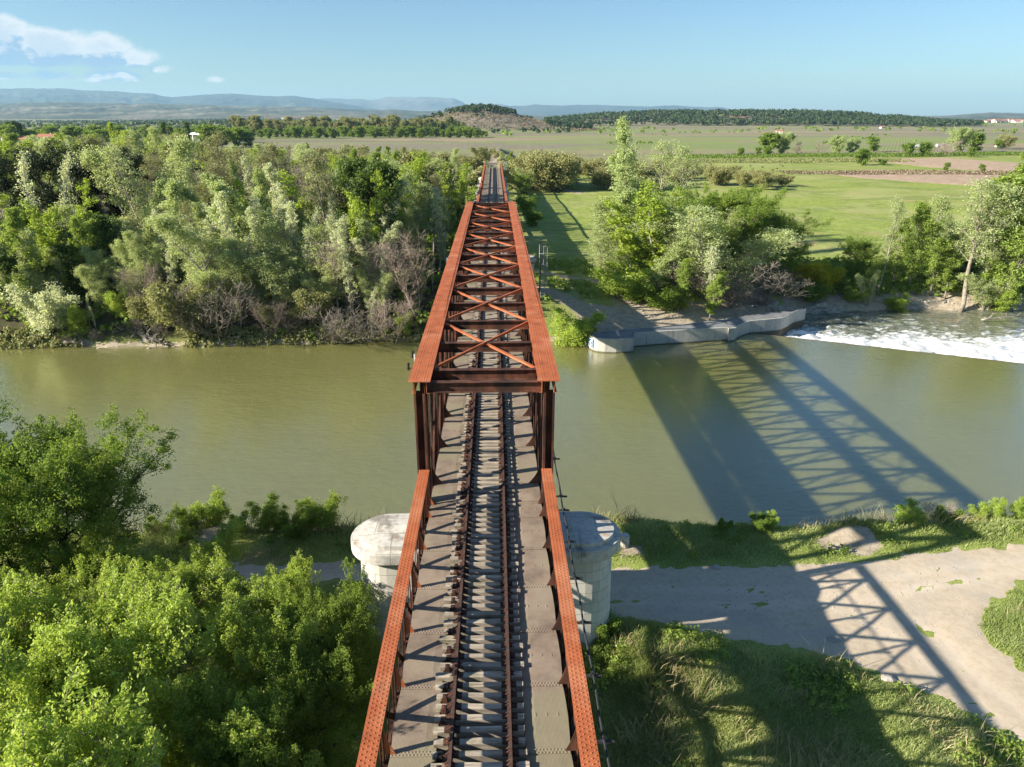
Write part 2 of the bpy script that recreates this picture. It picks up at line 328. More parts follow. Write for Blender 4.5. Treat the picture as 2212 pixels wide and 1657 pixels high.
# ------------------------------------------------------------------ mesh helpers
class MB:
    def __init__(s): s.v = []; s.q = []; s.t = []; s.n = 0; s.att = {}
    def add(s, v, q=None, t=None):
        v = np.asarray(v, float).reshape(-1, 3); s.v.append(v)
        if q is not None and len(q): s.q.append(np.asarray(q, int) + s.n)
        if t is not None and len(t): s.t.append(np.asarray(t, int) + s.n)
        s.n += len(v)
    BQ = [(0, 3, 2, 1), (4, 5, 6, 7), (0, 1, 5, 4), (1, 2, 6, 5), (2, 3, 7, 6), (3, 0, 4, 7)]
    def box(s, x0, x1, y0, y1, z0, z1):
        s.add([(x0, y0, z0), (x1, y0, z0), (x1, y1, z0), (x0, y1, z0), (x0, y0, z1), (x1, y0, z1), (x1, y1, z1), (x0, y1, z1)], s.BQ)
    def bar(s, a, b, wd, ht, up=(0, 0, 1)):
        a = np.array(a, float); b = np.array(b, float); d = b - a; d /= np.linalg.norm(d); up = np.array(up, float)
        sd = np.cross(d, up); sd /= np.linalg.norm(sd); u = np.cross(sd, d); sd = sd * wd / 2; u = u * ht / 2
        s.add([a - sd - u, a + sd - u, b + sd - u, b - sd - u, a - sd + u, a + sd + u, b + sd + u, b - sd + u], s.BQ)
    def tube(s, pts, rad, n=6, cap=True):
        pts = np.asarray(pts, float); rad = np.broadcast_to(np.asarray(rad, float), (len(pts),))
        T = np.gradient(pts, axis=0); T /= np.linalg.norm(T, axis=1)[:, None] + 1e-9
        ref = np.where(np.abs(T[:, 2:3]) > .9, np.array([[1., 0, 0]]), np.array([[0, 0, 1.]]))
        A = np.cross(T, ref); A /= np.linalg.norm(A, axis=1)[:, None]; B = np.cross(T, A)
        # keep frames from flipping
        for i in range(1, len(pts)):
            a = A[i - 1] - T[i] * np.dot(A[i - 1], T[i]); a /= np.linalg.norm(a) + 1e-9; A[i] = a; B[i] = np.cross(T[i], a)
        th = np.linspace(0, 2 * pi, n, endpoint=False)
        v = pts[:, None, :] + rad[:, None, None] * (np.cos(th)[None, :, None] * A[:, None, :] + np.sin(th)[None, :, None] * B[:, None, :])
        m = len(pts); q = []
        for i in range(m - 1):
            for j in range(n): q.append((i * n + j, i * n + (j + 1) % n, (i + 1) * n + (j + 1) % n, (i + 1) * n + j))
        vv = v.reshape(-1, 3); t = []
        if cap:
            vv = np.vstack([vv, pts[0], pts[-1]]); k = m * n
            for j in range(n): t.append((k, (j + 1) % n, j)); t.append((k + 1, (m - 1) * n + j, (m - 1) * n + (j + 1) % n))
        s.add(vv, q, t)
    def rivets(s, C, axis='z', r=.014, sgn=1):
        C = np.asarray(C, float).reshape(-1, 3)
        if not len(C): return
        th = np.linspace(0, 2 * pi, 6, endpoint=False)
        ring = np.c_[np.cos(th), np.sin(th), np.zeros(6)] * r; ring2 = np.c_[np.cos(th) * .62, np.sin(th) * .62, np.full(6, .62)] * r
        tp = np.vstack([ring, ring2, [[0, 0, .8 * r]]])
        if sgn < 0: tp = tp * [1, -1, -1]
        if axis == 'x': tp = tp[:, [2, 0, 1]]
        if axis == 'y': tp = tp[:, [1, 2, 0]]
        v = (C[:, None, :] + tp[None]).reshape(-1, 3); base = (np.arange(len(C)) * 13)[:, None]
        q = np.concatenate([np.array([(j, (j + 1) % 6, 6 + (j + 1) % 6, 6 + j)]) + base for j in range(6)])
        t = np.concatenate([np.array([(6 + j, 6 + (j + 1) % 6, 12)]) + base for j in range(6)])
        s.add(v, q, t)
    def prism(s, poly, z0, z1):
        n = len(poly); poly = np.asarray(poly, float)
        v = np.vstack([np.c_[poly, np.full(n, z0) if np.isscalar(z0) else z0], np.c_[poly, np.full(n, z1) if np.isscalar(z1) else z1]])
        s.add(v, [(i, (i + 1) % n, n + (i + 1) % n, n + i) for i in range(n)])
        s.ng = getattr(s, 'ng', []); s.ng.append([s.n - n + i for i in range(n)]); s.ng.append([s.n - 2 * n + i for i in range(n)][::-1])
    def build(s, name, mat, parent=None, smooth=False, tint=None):
        me = bpy.data.meshes.new(name); V_ = np.vstack(s.v) if s.v else np.zeros((0, 3))
        q = np.vstack(s.q) if s.q else np.zeros((0, 4), int); t = np.vstack(s.t) if s.t else np.zeros((0, 3), int)
        ng = getattr(s, 'ng', []); nf = len(q) + len(t) + len(ng); lens = np.r_[np.full(len(q), 4), np.full(len(t), 3), [len(g) for g in ng]].astype(np.int32)
        loops = np.concatenate([q.ravel(), t.ravel()] + [np.array(g) for g in ng]).astype(np.int32)
        me.vertices.add(len(V_)); me.vertices.foreach_set('co', V_.astype(np.float32).ravel())
        me.loops.add(len(loops)); me.loops.foreach_set('vertex_index', loops)
        me.polygons.add(nf); st = np.r_[0, np.cumsum(lens)[:-1]].astype(np.int32); me.polygons.foreach_set('loop_start', st)
        me.polygons.foreach_set('use_smooth', np.full(nf, bool(smooth)))
        if tint is not None:
            a = me.attributes.new('tint', 'FLOAT', 'FACE'); a.data.foreach_set('value', np.asarray(tint, np.float32))
        for k, val in s.att.items():
            a = me.attributes.new(k, 'FLOAT', 'POINT'); a.data.foreach_set('value', np.asarray(val, np.float32))
        me.materials.append(mat); me.update(calc_edges=True); me.validate()
        o = bpy.data.objects.new(name, me); COL.objects.link(o)
        if parent is not None: o.parent = parent
        return o

def thing(name, label, cat, loc=(0, 0, 0), rz=0, group=None):
    o = bpy.data.objects.new(name, None); COL.objects.link(o); o.location = loc; o.rotation_euler = (0, 0, rz)
    o.empty_display_size = .3; o['label'] = label; o['category'] = cat
    if group: o['group'] = group
    return o
def tag(o, label, cat, group=None, kind=None):
    o['label'] = label; o['category'] = cat
    if group: o['group'] = group
    if kind: o['kind'] = kind
    return o
def struct(o, label=None, cat=None):
    o['kind'] = 'structure'
    if label: o['label'] = label
    if cat: o['category'] = cat
    return o
def dup(root, loc, rz=0, sc_=1.0, label=None, group=None):
    r = root.copy(); COL.objects.link(r); r.location = loc; r.rotation_euler = (0, 0, rz); r.scale = (sc_,) * 3 if np.isscalar(sc_) else sc_
    if label: r['label'] = label
    if group: r['group'] = group
    elif 'group' in r.keys(): del r['group']
    for ch in list(root.children):
        c = ch.copy(); COL.objects.link(c); c.parent = r
        for g in ch.children:
            d = g.copy(); COL.objects.link(d); d.parent = c
    return r

# ------------------------------------------------------------------ terrain
def sdpoly(X, Y, poly):
    poly = np.asarray(poly); d = np.full(X.shape, 1e18); s = np.ones(X.shape)
    n = len(poly)
    for i in range(n):
        a = poly[i]; b = poly[i - 1]; ex, ey = b - a; wx = X - a[0]; wy = Y - a[1]
        t = np.clip((wx * ex + wy * ey) / (ex * ex + ey * ey + 1e-12), 0, 1)
        d = np.minimum(d, (wx - ex * t) ** 2 + (wy - ey * t) ** 2)
        c1 = Y >= a[1]; c2 = Y < b[1]; c3 = ex * wy > ey * wx
        s = np.where((c1 & c2 & c3) | (~c1 & ~c2 & ~c3), -s, s)
    return s * np.sqrt(d)                       # negative inside
def dline(X, Y, pts):
    d = np.full(X.shape, 1e18)
    for a, b in zip(pts[:-1], pts[1:]):
        ex, ey = b[0] - a[0], b[1] - a[1]; wx = X - a[0]; wy = Y - a[1]
        t = np.clip((wx * ex + wy * ey) / (ex * ex + ey * ey + 1e-12), 0, 1)
        d = np.minimum(d, (wx - ex * t) ** 2 + (wy - ey * t) ** 2)
    return np.sqrt(d)
def ss(x, a, b):
    t = np.clip((x - a) / (b - a), 0, 1); return t * t * (3 - 2 * t)
GZ = 3.3
PATH = np.array([P(u, v, GZ) for u, v in [(-400, 1262), (300, 1252), (500, 1216), (760, 1222), (1000, 1225), (1330, 1222), (1500, 1226), (1700, 1222), (1860, 1214), (1950, 1198), (2100, 1187), (2211, 1180), (2700, 1160),
        (2700, 1215), (2300, 1243), (2211, 1254), (2150, 1290), (2108, 1335), (2130, 1385), (2211, 1450), (2700, 1720), (2700, 2050), (2211, 1612), (2060, 1530), (1950, 1480), (1880, 1450), (1800, 1425),
        (1700, 1402), (1600, 1390), (1480, 1375), (1400, 1352), (1330, 1340), (1200, 1330), (1000, 1300), (760, 1262), (500, 1262), (300, 1300), (-400, 1310)]])
SANDP = [np.array([P(u, v, GZ) for u, v in q]) for q in ([(1755, 1166), (1800, 1150), (1870, 1146), (1912, 1185), (1870, 1200), (1785, 1192)], [(420, 1196), (440, 1172), (500, 1158), (492, 1180), (452, 1206)], [(1335, 1190), (1385, 1186), (1400, 1202), (1340, 1206)])]
MOUND = [(*P(1840, 1146, GZ), .12, 1.4), (*P(472, 1160, GZ), .7, 1.6), (*P(1420, 1420, GZ), .7, 2.6), (*P(1650, 1480, GZ), .35, 3.0), (*P(2000, 1640, GZ), .4, 3.0)]
FX = [-500, -60, -40, -20, -5, 5, 11, 16, 26, 33, 38, 44, 60, 75, 95, 150, 500]
FY = [76, 80, 80.3, 81, 82.0, 81.2, 81.2, 80.8, 83.6, 87, 94, 97.8, 98.6, 97.5, 94.5, 86, 60]
FARP = [np.array([P(u, v, 3.6) for u, v in q]) for q in ([(1080, 580), (1187, 591), (1246, 600), (1300, 609), (1352, 624)], [(1080, 612), (1187, 629), (1261, 645), (1330, 649), (1390, 636)], [(1120, 383), (1160, 397), (1200, 408), (1250, 418)])]
def near_edge(X): return 34.6 + 1.1 * fbm(X * .13, X * 0 + 3.1, 5) + .5 * fbm(X * .6, X * 0, 9) - ss(X, 20, 60) * -.6
def ground_z(X, Y, detail=True):
    X = np.asarray(X, float); Y = np.asarray(Y, float)
    sp = sdpoly(X, Y, PATH); bare = ss(sp, -.2, 2.0)
    zn = GZ + bare * (.35 * fbm(X * .22, Y * .22, 1) + .12 * fbm(X * .9, Y * .9, 2)) + .05 * fbm(X * .5, Y * .5, 11)
    zn = zn + .25 * ss(Y, 31.5, 34) * (1 - ss(Y, 34, 35)) * bare
    for mx, my, mh, mr in MOUND: zn = zn + mh * np.exp(-((X - mx) ** 2 + (Y - my) ** 2) / mr ** 2)
    e = near_edge(X); t = Y - e
    near = np.where(t > 0, np.interp(t, [0, .5, 2.6, 5, 12], [0, -.4, -3.4, -4.6, -6.0]) + zn, zn)
    s = Y - np.interp(X, FX, FY) + .8 * fbm(X * .16, X * 0 + 7, 3) * ss(np.abs(X - 22), 14, 22)
    lw = np.where(X > 37, -.9, 0.0) * ss(X, 36, 39)
    right = ss(X, 4, 12)
    zr = np.interp(s, [-14, -5, -1, 0, 1, 3.0, 7, 14, 60], [-5, -2.5, -.8, 0, .7, 1.45, 2.3, 3.5, 3.8])
    zl = np.interp(s, [-14, -5, -1, 0, 1, 3.0, 6, 14, 60], [-5, -2.5, -.8, 0, 1.0, 2.4, 3.3, 3.7, 3.9])
    zf = zl * (1 - right) + zr * right + lw * (1 - ss(s, 0, 8))
    zf = zf + ss(s, 1, 6) * (.5 * fbm(X * .05, Y * .05, 4) + .15 * fbm(X * .4, Y * .4, 6)) * (1 - ss(Y, 500, 900) * .6)
    # railway embankment beyond the bridge
    ew = np.clip((np.abs(X) - 3.6) / 8.5, 0, 1); eb = (1 - ew) * ss(Y, 229, 239) * (1 - ss(Y, 380, 560))
    zf = zf + (9.55 - 3.8) * eb
    # wooded hill and long pine ridge
    a = 36 * np.exp(-((X + 25) / 115) ** 2 - ((Y - 1400) / 150) ** 2)
    prof = np.interp(X * 2000 / np.maximum(Y, 400), [-900, 60, 200, 300, 420, 800, 950, 1080, 1180, 1350], [0, 0, 14, 22, 29, 30, 25, 17, 6, 0])
    b = prof * np.exp(-np.abs((Y - 2080) / 300) ** 2.4)
    c = 9 * np.exp(-((X + 420) / 500) ** 2 - ((Y - 1900) / 300) ** 2)
    roll = 16 * ss(Y, 2400, 5200) * (.5 + fbm(X * .0009, Y * .0009, 21)) * ss(-X, -500, 900)
    zf = zf + a + b + c + roll + ss(Y, 1100, 1500) * 1.2 * fbm(X * .01, Y * .01, 8)
    return np.where(Y < 58, near, zf), sp, s, a, b
def axis(lo, hi, step, far_lo, far_hi, g=1.13):
    c = list(np.arange(lo, hi + step / 2, step)); d = step; x = hi
    while x < far_hi: d *= g; x += d; c.append(x)
    d = step; x = lo; pre = []
    while x > far_lo: d *= g; x -= d; pre.append(x)
    return np.array(pre[::-1] + c)
def gridq(nx, ny):
    i = np.arange(nx - 1)[None, :] + (np.arange(ny - 1) * nx)[:, None]
    i = i.ravel(); return np.c_[i, i + 1, i + nx + 1, i + nx]
gx = axis(-74, 90, .6, -22000, 22000, 1.07); gy = axis(6, 128, .6, -300, 22500, 1.035)
GX, GY = np.meshgrid(gx, gy)
gz, gsp, gs, ga, gb = ground_z(GX, GY)
wood = ss(gs, -1, 2) * (GY > 58) * (1 - ss(GX, -4, 1)) * (1 - ss(GY, 230, 300)) + (GY < 58) * (1 - ss(GX, -7, -4)) * (1 - ss(GY, 27, 30)) * .7
sand = np.zeros_like(GX)
for q, wd in zip(FARP, (1.0, 1.7, 1.6)): sand = np.maximum(sand, 1 - ss(dline(GX, GY, q), wd * .4, wd * 1.5))
fanp = np.array([P(u, v, 3.6) for u, v in [(1320, 612), (1375, 622), (1415, 640), (1400, 655), (1330, 648)]])
sand = np.maximum(sand, 1 - ss(sdpoly(GX, GY, fanp), -.6, 1.0))
beach = (1 - ss(gs, 5.0, 9.5)) * ss(GX, 7, 13) * (1 - ss(GX, 36, 44)) * ss(gs, -1, 0)
sand = np.maximum(sand, beach * .82)
sand = np.maximum(sand, (1 - ss(gs, 2.2, 5)) * ss(gs, -2, 0) * ss(GX, 38, 44) * .9)
sand = np.maximum(sand, (GY > 58) * (1 - ss(gs, .3, 1.2)) * .6)
for q in SANDP: sand = np.maximum(sand, 1 - ss(sdpoly(GX, GY, q), -.5, .5))
sand = np.maximum(sand, (GY < 58) * ss(GY - near_edge(GX), .5, 1.2) * .5)
sand = np.maximum(sand, (1 - ss(np.abs(GX), 2.5, 3.6)) * ss(GY, 236, 240) * (1 - ss(GY, 300, 420)) * .8)
mb = MB(); mb.add(np.c_[GX.ravel(), GY.ravel(), gz.ravel()], gridq(len(gx), len(gy)))
hill = np.clip(ss(ga, 2, 8) + ss(gb, 2, 8), 0, 1)
mb.att = {'sand': sand.ravel(), 'wood': wood.ravel(), 'far': ((ss(GY, 330, 345) * (1 - ss(GX, 75, 100)) + ss(GY, 425, 470) * ss(GX, 75, 100))).clip(0, 1).ravel(), 'hill': hill.ravel()}
ground = struct(mb.build('ground', M['ground'], smooth=True), 'grassy river banks, wooded ground and far fields', 'ground')
def gh(x, y): return float(ground_z(np.array([x]), np.array([y]))[0][0])

# sandy track as its own sheet
px_ = np.arange(-62, 66, .3); py_ = np.arange(4, 36, .3); PX, PYg = np.meshgrid(px_, py_)
pz = ground_z(PX, PYg)[0]; sdp = sdpoly(PX, PYg, PATH) + .55 * fbm(PX * .8, PYg * .8, 31) + .35 * fbm(PX * 3, PYg * 3, 32)
pz = pz + np.clip(-sdp * .12, -.25, .03) + .02 * fbm(PX * 2.5, PYg * 2.5, 33)
RUT = [[P(u, v, GZ) for u, v in q_] for q_ in ([(400, 1234), (1000, 1264), (1330, 1272), (1600, 1278), (1850, 1262), (2020, 1232), (2211, 1212), (2600, 1190)], [(400, 1247), (1000, 1285), (1330, 1300), (1600, 1312), (1850, 1300), (2030, 1262), (2211, 1232), (2600, 1205)], [(1700, 1270), (1900, 1300), (2010, 1370), (2080, 1440), (2211, 1545), (2600, 1800)], [(1700, 1290), (1860, 1335), (1960, 1400), (2040, 1480), (2211, 1600), (2600, 1900)])]
rutd = np.zeros_like(PX)
for q_ in RUT: dd = dline(PX, PYg, q_) + .25 * fbm(PX * .9, PYg * .9, 35); rutd = np.maximum(rutd, np.exp(-(dd / .32) ** 2) * (.5 + .5 * vn(PX * .7, PYg * .7, 36)))
pz = pz - .035 * rutd
q = gridq(len(px_), len(py_)); keep = (sdp.ravel()[q].min(1) < .6); mb = MB(); mb.att = {'rut': rutd.ravel()}; mb.add(np.c_[PX.ravel(), PYg.ravel(), pz.ravel()], q[keep])
struct(mb.build('path', M['path'], smooth=True), 'pale sandy track passing under the bridge', 'track')

# ploughed strips in the meadow
for k, poly in enumerate(([(1740, 372), (1893, 368), (1965, 367), (2110, 370), (2240, 372), (2240, 402), (2103, 401), (1990, 393), (1892, 386), (1783, 377)], [(1885, 346), (1960, 341), (2038, 341), (2183, 351), (2260, 358), (2260, 370), (2186, 370), (2062, 365), (1926, 353)])):
    pts = np.array([P(u, v, 3.9) for u, v in poly]); x0, y0 = pts.min(0); x1, y1 = pts.max(0)
    ax_ = np.arange(x0 - 3, x1 + 3, 2.0); ay_ = np.arange(y0 - 3, y1 + 3, 2.0); AX, AY = np.meshgrid(ax_, ay_)
    sd = sdpoly(AX, AY, pts) + 2.0 * fbm(AX * .08, AY * .08, 41); az = ground_z(AX, AY)[0] + np.clip(-sd * .2, -.5, .12)
    q = gridq(len(ax_), len(ay_)); keep = sd.ravel()[q].min(1) < 2; mb = MB(); mb.add(np.c_[AX.ravel(), AY.ravel(), az.ravel()], q[keep])
    struct(mb.build('field', M['plough'], smooth=True), 'bare tan ploughed field' if k else 'bare tan young vineyard strip', 'field')

# water
C0 = np.array(P(1612, 718.5, 0)); C1 = np.array(P(2211, 786, 0)); CD = (C1 - C0) / np.linalg.norm(C1 - C0); CN = np.array((-CD[1], CD[0])); C2 = C0 + CD * 160
mb = MB(); bx_ = [(-500, 30), (C2[0], 30 if C2[1] > 30 else C2[1] - 5), tuple(C2), tuple(C1), tuple(C0), tuple(C0 + np.array((-4, 12))), (10, 100), (-500, 100)]
me_v = [(x, y, 0.0) for x, y in bx_]; mb.add(me_v); mb.ng = [list(range(len(bx_)))]
struct(mb.build('river', M['water']), 'green turbid river', 'water')
sx_ = np.arange(-9, 100, .3); tx_ = np.r_[np.arange(0, 30, .3), np.arange(30, 60, 2)]; SX, TX = np.meshgrid(sx_, tx_)
RX = C0[0] + SX * CD[0] + TX * CN[0]; RY = C0[1] + SX * CD[1] + TX * CN[1]
drop = np.interp(TX, [0, .25, 1.2, 2.2], [0, -.04, -.85, -.95])
turb = np.interp(TX, [0, .8, 2, 8, 20, 60], [0, .2, .75, .6, .25, .08])
rz = drop + turb * (fbm(RX * .55, RY * .8, 51) + .5 * fbm(RX * 1.7, RY * 1.7, 52)) * .9
edge = np.interp(SX, [-9, 0, 4, 9, 14, 19, 24, 31, 44, 60, 110], [4, 9, 17, 13, 12, 19, 18, 24, 24, 20, 20]) + 3.0 * fbm(SX * .15, SX * 0, 53)
foam = np.clip(1.32 - TX / (edge * .62), 0, 1.02) * ss(TX, .15, .6) * (.55 + .5 * ss(SX, 5, 13)) + .42 * (1 - ss(TX, 16, 34)) * ss(TX, 1, 3)
mb = MB(); mb.add(np.c_[RX.ravel(), RY.ravel(), rz.ravel()], gridq(len(sx_), len(tx_))); mb.att = {'foam': foam.ravel()}
struct(mb.build('rapids', M['rapid'], smooth=True), 'white foaming water below the weir', 'water')
mb = MB(); a = C0 - CD * 1.5; mb.bar((*a, -.18), (*C2, -.18), .22, .40); mb.build('weir', M['concrete'])
tag(bpy.data.objects['weir'], 'low dark weir sill running across the river above the white water', 'weir')

# far hills and mountains: each range a ridge at its own distance
def ridge(name, Y0, prof, base, depth, mat, label, seed, rough=1.0):
    us = np.arange(-300, 2520, 4 if Y0 < 20000 else 6); pv = np.interp(us, [p[0] for p in prof], [p[1] for p in prof])
    pv = pv - 4.5 * np.abs(fbm(us * .016, us * 0, seed, 5)) * (pv < 248) + 1.5 * (pv < 248)
    X = []; Z = []
    for u, v in zip(us, pv):
        x, z = PY(u, v, Y0); X.append(x); Z.append(z)
    X = np.array(X); Z = np.maximum(np.array(Z), 4); mb = MB(); rows = 34; vs = []
    for k in range(rows):
        t = k / (rows - 1); f = 1 - t                                   # 0 = crest, 1 = foot toward the viewer
        y = Y0 - depth * t + np.zeros_like(X); xx = X * (y / Y0)
        hz = base + (Z - base) * (f ** .85) * (1 - .55 * np.abs(fbm(xx / (Y0 * .035), y / (Y0 * .05) + seed, seed, 6)) * rough * (1.6 * t * (1 - t) * 2))
        hz = hz + (Z - base) * .05 * rough * fbm(xx / (Y0 * .006), y / (Y0 * .006), seed + 3, 4) * (t > 0)
        vs.append(np.c_[xx, y, hz])
    vs.append(np.c_[X, np.full_like(X, Y0 + depth * .5), np.full_like(X, base - 20)]); V_ = np.vstack([vs[-1]] + vs[:-1])
    mb.add(V_, gridq(len(us), rows + 1)[:, ::-1]); struct(mb.build(name, mat, smooth=True), label, 'mountains')
M['mount'] = simple('wooded mountains', [(.35, (.013, .026, .024)), (.5, (.035, .050, .034)), (.68, (.075, .080, .055))], .0009, 1, 8)
M['foothill'] = simple('patchy foothills', [(.33, (.02, .035, .022)), (.47, (.055, .07, .04)), (.56, (.13, .12, .08)), (.72, (.22, .195, .145))], .0022, 1, 8, stretch=(1, .5, 1))
M['cliff'] = simple('pale limestone plateau', [(.3, (.05, .06, .05)), (.55, (.12, .12, .105)), (.75, (.22, .21, .19))], .0006, 1, 8)
ridge('mountains', 21000, [(-300, 214), (560, 225), (690, 214), (760, 213), (800, 216), (815, 214), (835, 209), (860, 209), (980, 212), (1000, 222), (1010, 231), (1080, 224), (1110, 231), (1150, 226), (1250, 228), (1300, 227), (1400, 230), (1440, 228), (1540, 231), (1570, 236), (1620, 246), (1800, 251), (2600, 251)], 4, 3500, M['cliff'], 'pale table mountain and low blue range', 61, .8)
ridge('mountains', 17000, [(-300, 198), (0, 192), (60, 190), (180, 194), (260, 197), (300, 202), (330, 203), (370, 210), (430, 206), (500, 201), (545, 205), (575, 208), (630, 206), (680, 212), (730, 222), (770, 228), (830, 240), (1000, 246), (1200, 251), (2600, 252)], 4, 5200, M['mount'], 'blue wooded mountain range', 67, 1.2)
ridge('mountains', 18500, [(-300, 262), (1000, 256), (1050, 233), (1080, 229), (1110, 228), (1160, 226), (1210, 228), (1260, 227), (1330, 227), (1380, 230), (1420, 229), (1460, 229), (1500, 231), (1560, 232), (1600, 240), (1680, 248), (1750, 258), (2600, 262)], 4, 3500, M['mount'], 'low blue range above the pine ridge', 64, 1.0)
ridge('hills', 8600, [(-300, 222), (0, 222), (150, 221), (250, 224), (330, 223), (420, 226), (520, 229), (640, 231), (760, 236), (900, 239), (1000, 244), (1100, 249), (1300, 252), (1900, 252), (2050, 250), (2100, 246), (2140, 244), (2211, 245), (2400, 247), (2600, 250)], 4, 3600, M['foothill'], 'patchwork foothills', 71, 1.3)

# ------------------------------------------------------------------ bridge
ZD, ZR, ZC, ZB, ZT = 9.95, 10.23, 11.55, 8.70, 15.40
def rng(a, b, n): return np.linspace(a, b, n)
def deck(parent, ys, fine=True):
    for a, b in zip(ys[:-1], ys[1:]):
        mb = MB(); mb.box(-1.15, 1.15, a + .01, b - .01, ZD - .26, ZD - .245); mb.box(-1.17, -1.15, a + .01, b - .01, ZD - .26, ZD - .02); mb.box(1.15, 1.17, a + .01, b - .01, ZD - .26, ZD - .02)
        xs = np.r_[rng(-2.30, -1.14, 5), rng(1.14, 2.30, 5)]; yy = rng(a + .03, b - .03, 5)
        XX, YY = np.meshgrid(xs, yy); bow = .035 * np.sin((YY - a) / (b - a) * pi) * (np.abs(XX) > 1.2)
        XX = np.where(np.abs(XX) > 2.2, XX * (1 + .018 * np.sin((YY - a) / (b - a) * pi) - .009), XX)
        ZZ = ZD - .02 + bow; gq = gridq(len(xs), len(yy)); gq = gq[gq[:, 0] % len(xs) != 4]
        mb.add(np.c_[XX.ravel(), YY.ravel(), ZZ.ravel()], gq)
        mb.add(np.c_[XX.ravel(), YY.ravel(), ZZ.ravel() - .015], gq[:, ::-1])
        if fine:
            mb.box(-2.28, -1.2, b - .09, b + .07, ZD - .012, ZD + .006); mb.box(1.2, 2.28, b - .07, b + .07, ZD - .012, ZD + .006)
            r = []
            for s in (-1, 1):
                for k in range(12):
                    for dy in (-.045, .045): r.append((s * (1.26 + k * .09 + (.045 if dy > 0 else 0)), b + dy, ZD + .006))
                for k in range(3): r.append((s * (1.45 + .3 * k), (a + b) / 2, ZD + .015)); r.append((s * (1.45 + .3 * k), (a + b) / 2 + .06, ZD + .015))
            mb.rivets(r, 'z', .024)
        mb.build('deck_plate', M['plate'], parent)
    for y in ys:
        mb = MB(); mb.box(-2.42, 2.42, y - .01, y + .01, 9.02, 9.65); mb.box(-2.42, 2.42, y - .11, y + .11, 9.66, 9.69); mb.box(-2.42, 2.42, y - .11, y + .11, 8.99, 9.02); mb.build('floor_beam', M['rust_dark'], parent)
    mb = MB()
    for s in (-.75, .75): mb.box(s - .01, s + .01, ys[0], ys[-1], 9.25, 9.63); mb.box(s - .09, s + .09, ys[0], ys[-1], 9.63, 9.657)
    mb.build('stringer', M['rust_dark'], parent)
def gusset(parent, s, y, x0, ztop, wid=.42, mat='rust_top'):
    mb = MB(); n = 7; out = []
    for k in range(n + 1):
        t = k / n; out.append((x0 - wid * t ** 2.2, ztop - (ztop - (ZD + .012)) * t))
    poly = out + [(x0, ZD + .012)]
    v = [(s * x, y - .009, z) for x, z in poly] + [(s * x, y + .009, z) for x, z in poly]; m = len(poly)
    mb.add(v, [(i, (i + 1) % m, m + (i + 1) % m, m + i) for i in range(m)]); mb.ng = [list(range(m)), list(range(m, 2 * m))[::-1]]
    mb.rivets([(s * (x0 - .03), y - .010, ZD + .1 + .12 * k) for k in range(int((ztop - ZD) / .12) - 1)], 'y', .014, -1)
    mb.build('gusset', M[mat], parent)
def girder_span(ys, label, fine=True, loc=(0, 0, 0)):
    t = thing('girder_span', label, 'bridge span', (0, ys[0], ZB), 0, None if fine else 'low girder spans beyond the truss')
    T = bpy.data.objects.new('tmp', None)          # children are built in world space, then shifted into the thing
    a, b = ys[0], ys[-1]; a2, b2 = a + .02, b - .02; xc = 2.495; kids0 = set(COL.objects)
    for s in (-1, 1):
        def bx(mb, xa, xb, y0, y1, z0, z1): mb.box(min(s * xa, s * xb), max(s * xa, s * xb), y0, y1, z0, z1)
        mb = MB(); bx(mb, 2.28, 2.71, a2, b2, ZC - .022, ZC); bx(mb, xc - .01, xc + .01, a2, b2, ZC - .24, ZC - .022)
        bx(mb, xc + .01, xc + .10, a2, b2, ZC - .036, ZC - .023); bx(mb, xc - .10, xc - .01, a2, b2, ZC - .036, ZC - .023)
        bx(mb, xc - .023, xc - .011, a2, b2, ZC - .235, ZC - .15)
        if fine:
            k = np.arange(a + .1, b - .05, .15); r = []
            for i, off in enumerate((-.155, -.055, .055, .155)): r.append(np.c_[np.full(len(k), s * (xc + off)), k + (.075 if i in (1, 3) else 0), np.full(len(k), ZC)])
            mb.rivets(np.vstack(r), 'z', .026)
            r = np.c_[np.full(len(k), s * (xc - .023)), k, np.full(len(k), ZC - .19)]; mb.rivets(r, 'x', .014, -s)
            for yy in np.arange(a + 6.3, b, 7.0): bx(mb, 2.279, 2.711, yy - .004, yy + .004, ZC - .02, ZC + .0015)
        mb.build('top_chord', M['rust_top'], t)
        mb = MB(); bx(mb, 2.28, 2.71, a2, b2, ZB, ZB + .022); bx(mb, xc - .01, xc + .01, a2, b2, ZB + .022, ZB + .36); mb.build('bottom_chord', M['rust_dark'], t)
        for y in ys:
            y = min(max(y, a + .09), b - .09); mb = MB()
            bx(mb, xc - .055, xc - .026, y - .055, y + .055, ZB + .05, ZC - .04); bx(mb, xc + .026, xc + .055, y - .055, y + .055, ZB + .05, ZC - .04); bx(mb, xc - .075, xc - .056, y - .01, y + .01, ZB + .05, ZC - .04)
            if fine: mb.rivets([(s * (xc - .056), y + .03, ZD + .1 + .11 * k) for k in range(14)], 'x', .013, -s)
            mb.build('post', M['rust_body'], t); gusset(t, s, y, xc - .06, ZC - .30, .30, 'rust_top' if s < 0 else 'rust_body')  # lit side put into the colour: left brackets brighter rust than right ones
        for y0, y1 in zip(ys[:-1], ys[1:]):
            mb = MB()
            for (za, zb, xo) in ((ZB + .15, ZC - .2, -.018), (ZC - .2, ZB + .15, .018)):
                mb.bar((s * (xc + xo), y0, za), (s * (xc + xo), y1, zb), .014, .17, (0, 0, 1))
            mb.build('cross_brace', M['rust_body'], t)
    deck(t, ys, fine)
    for ch in t.children: ch.location = (0, -ys[0], -ZB)
    return t
near_nodes = sorted(set([round(24.915 - 2.265 * k, 3) for k in range(0, 14)] + [26.02]))
girder_span(near_nodes, 'rust orange lattice girder span in the foreground, ending at the near stone pier')
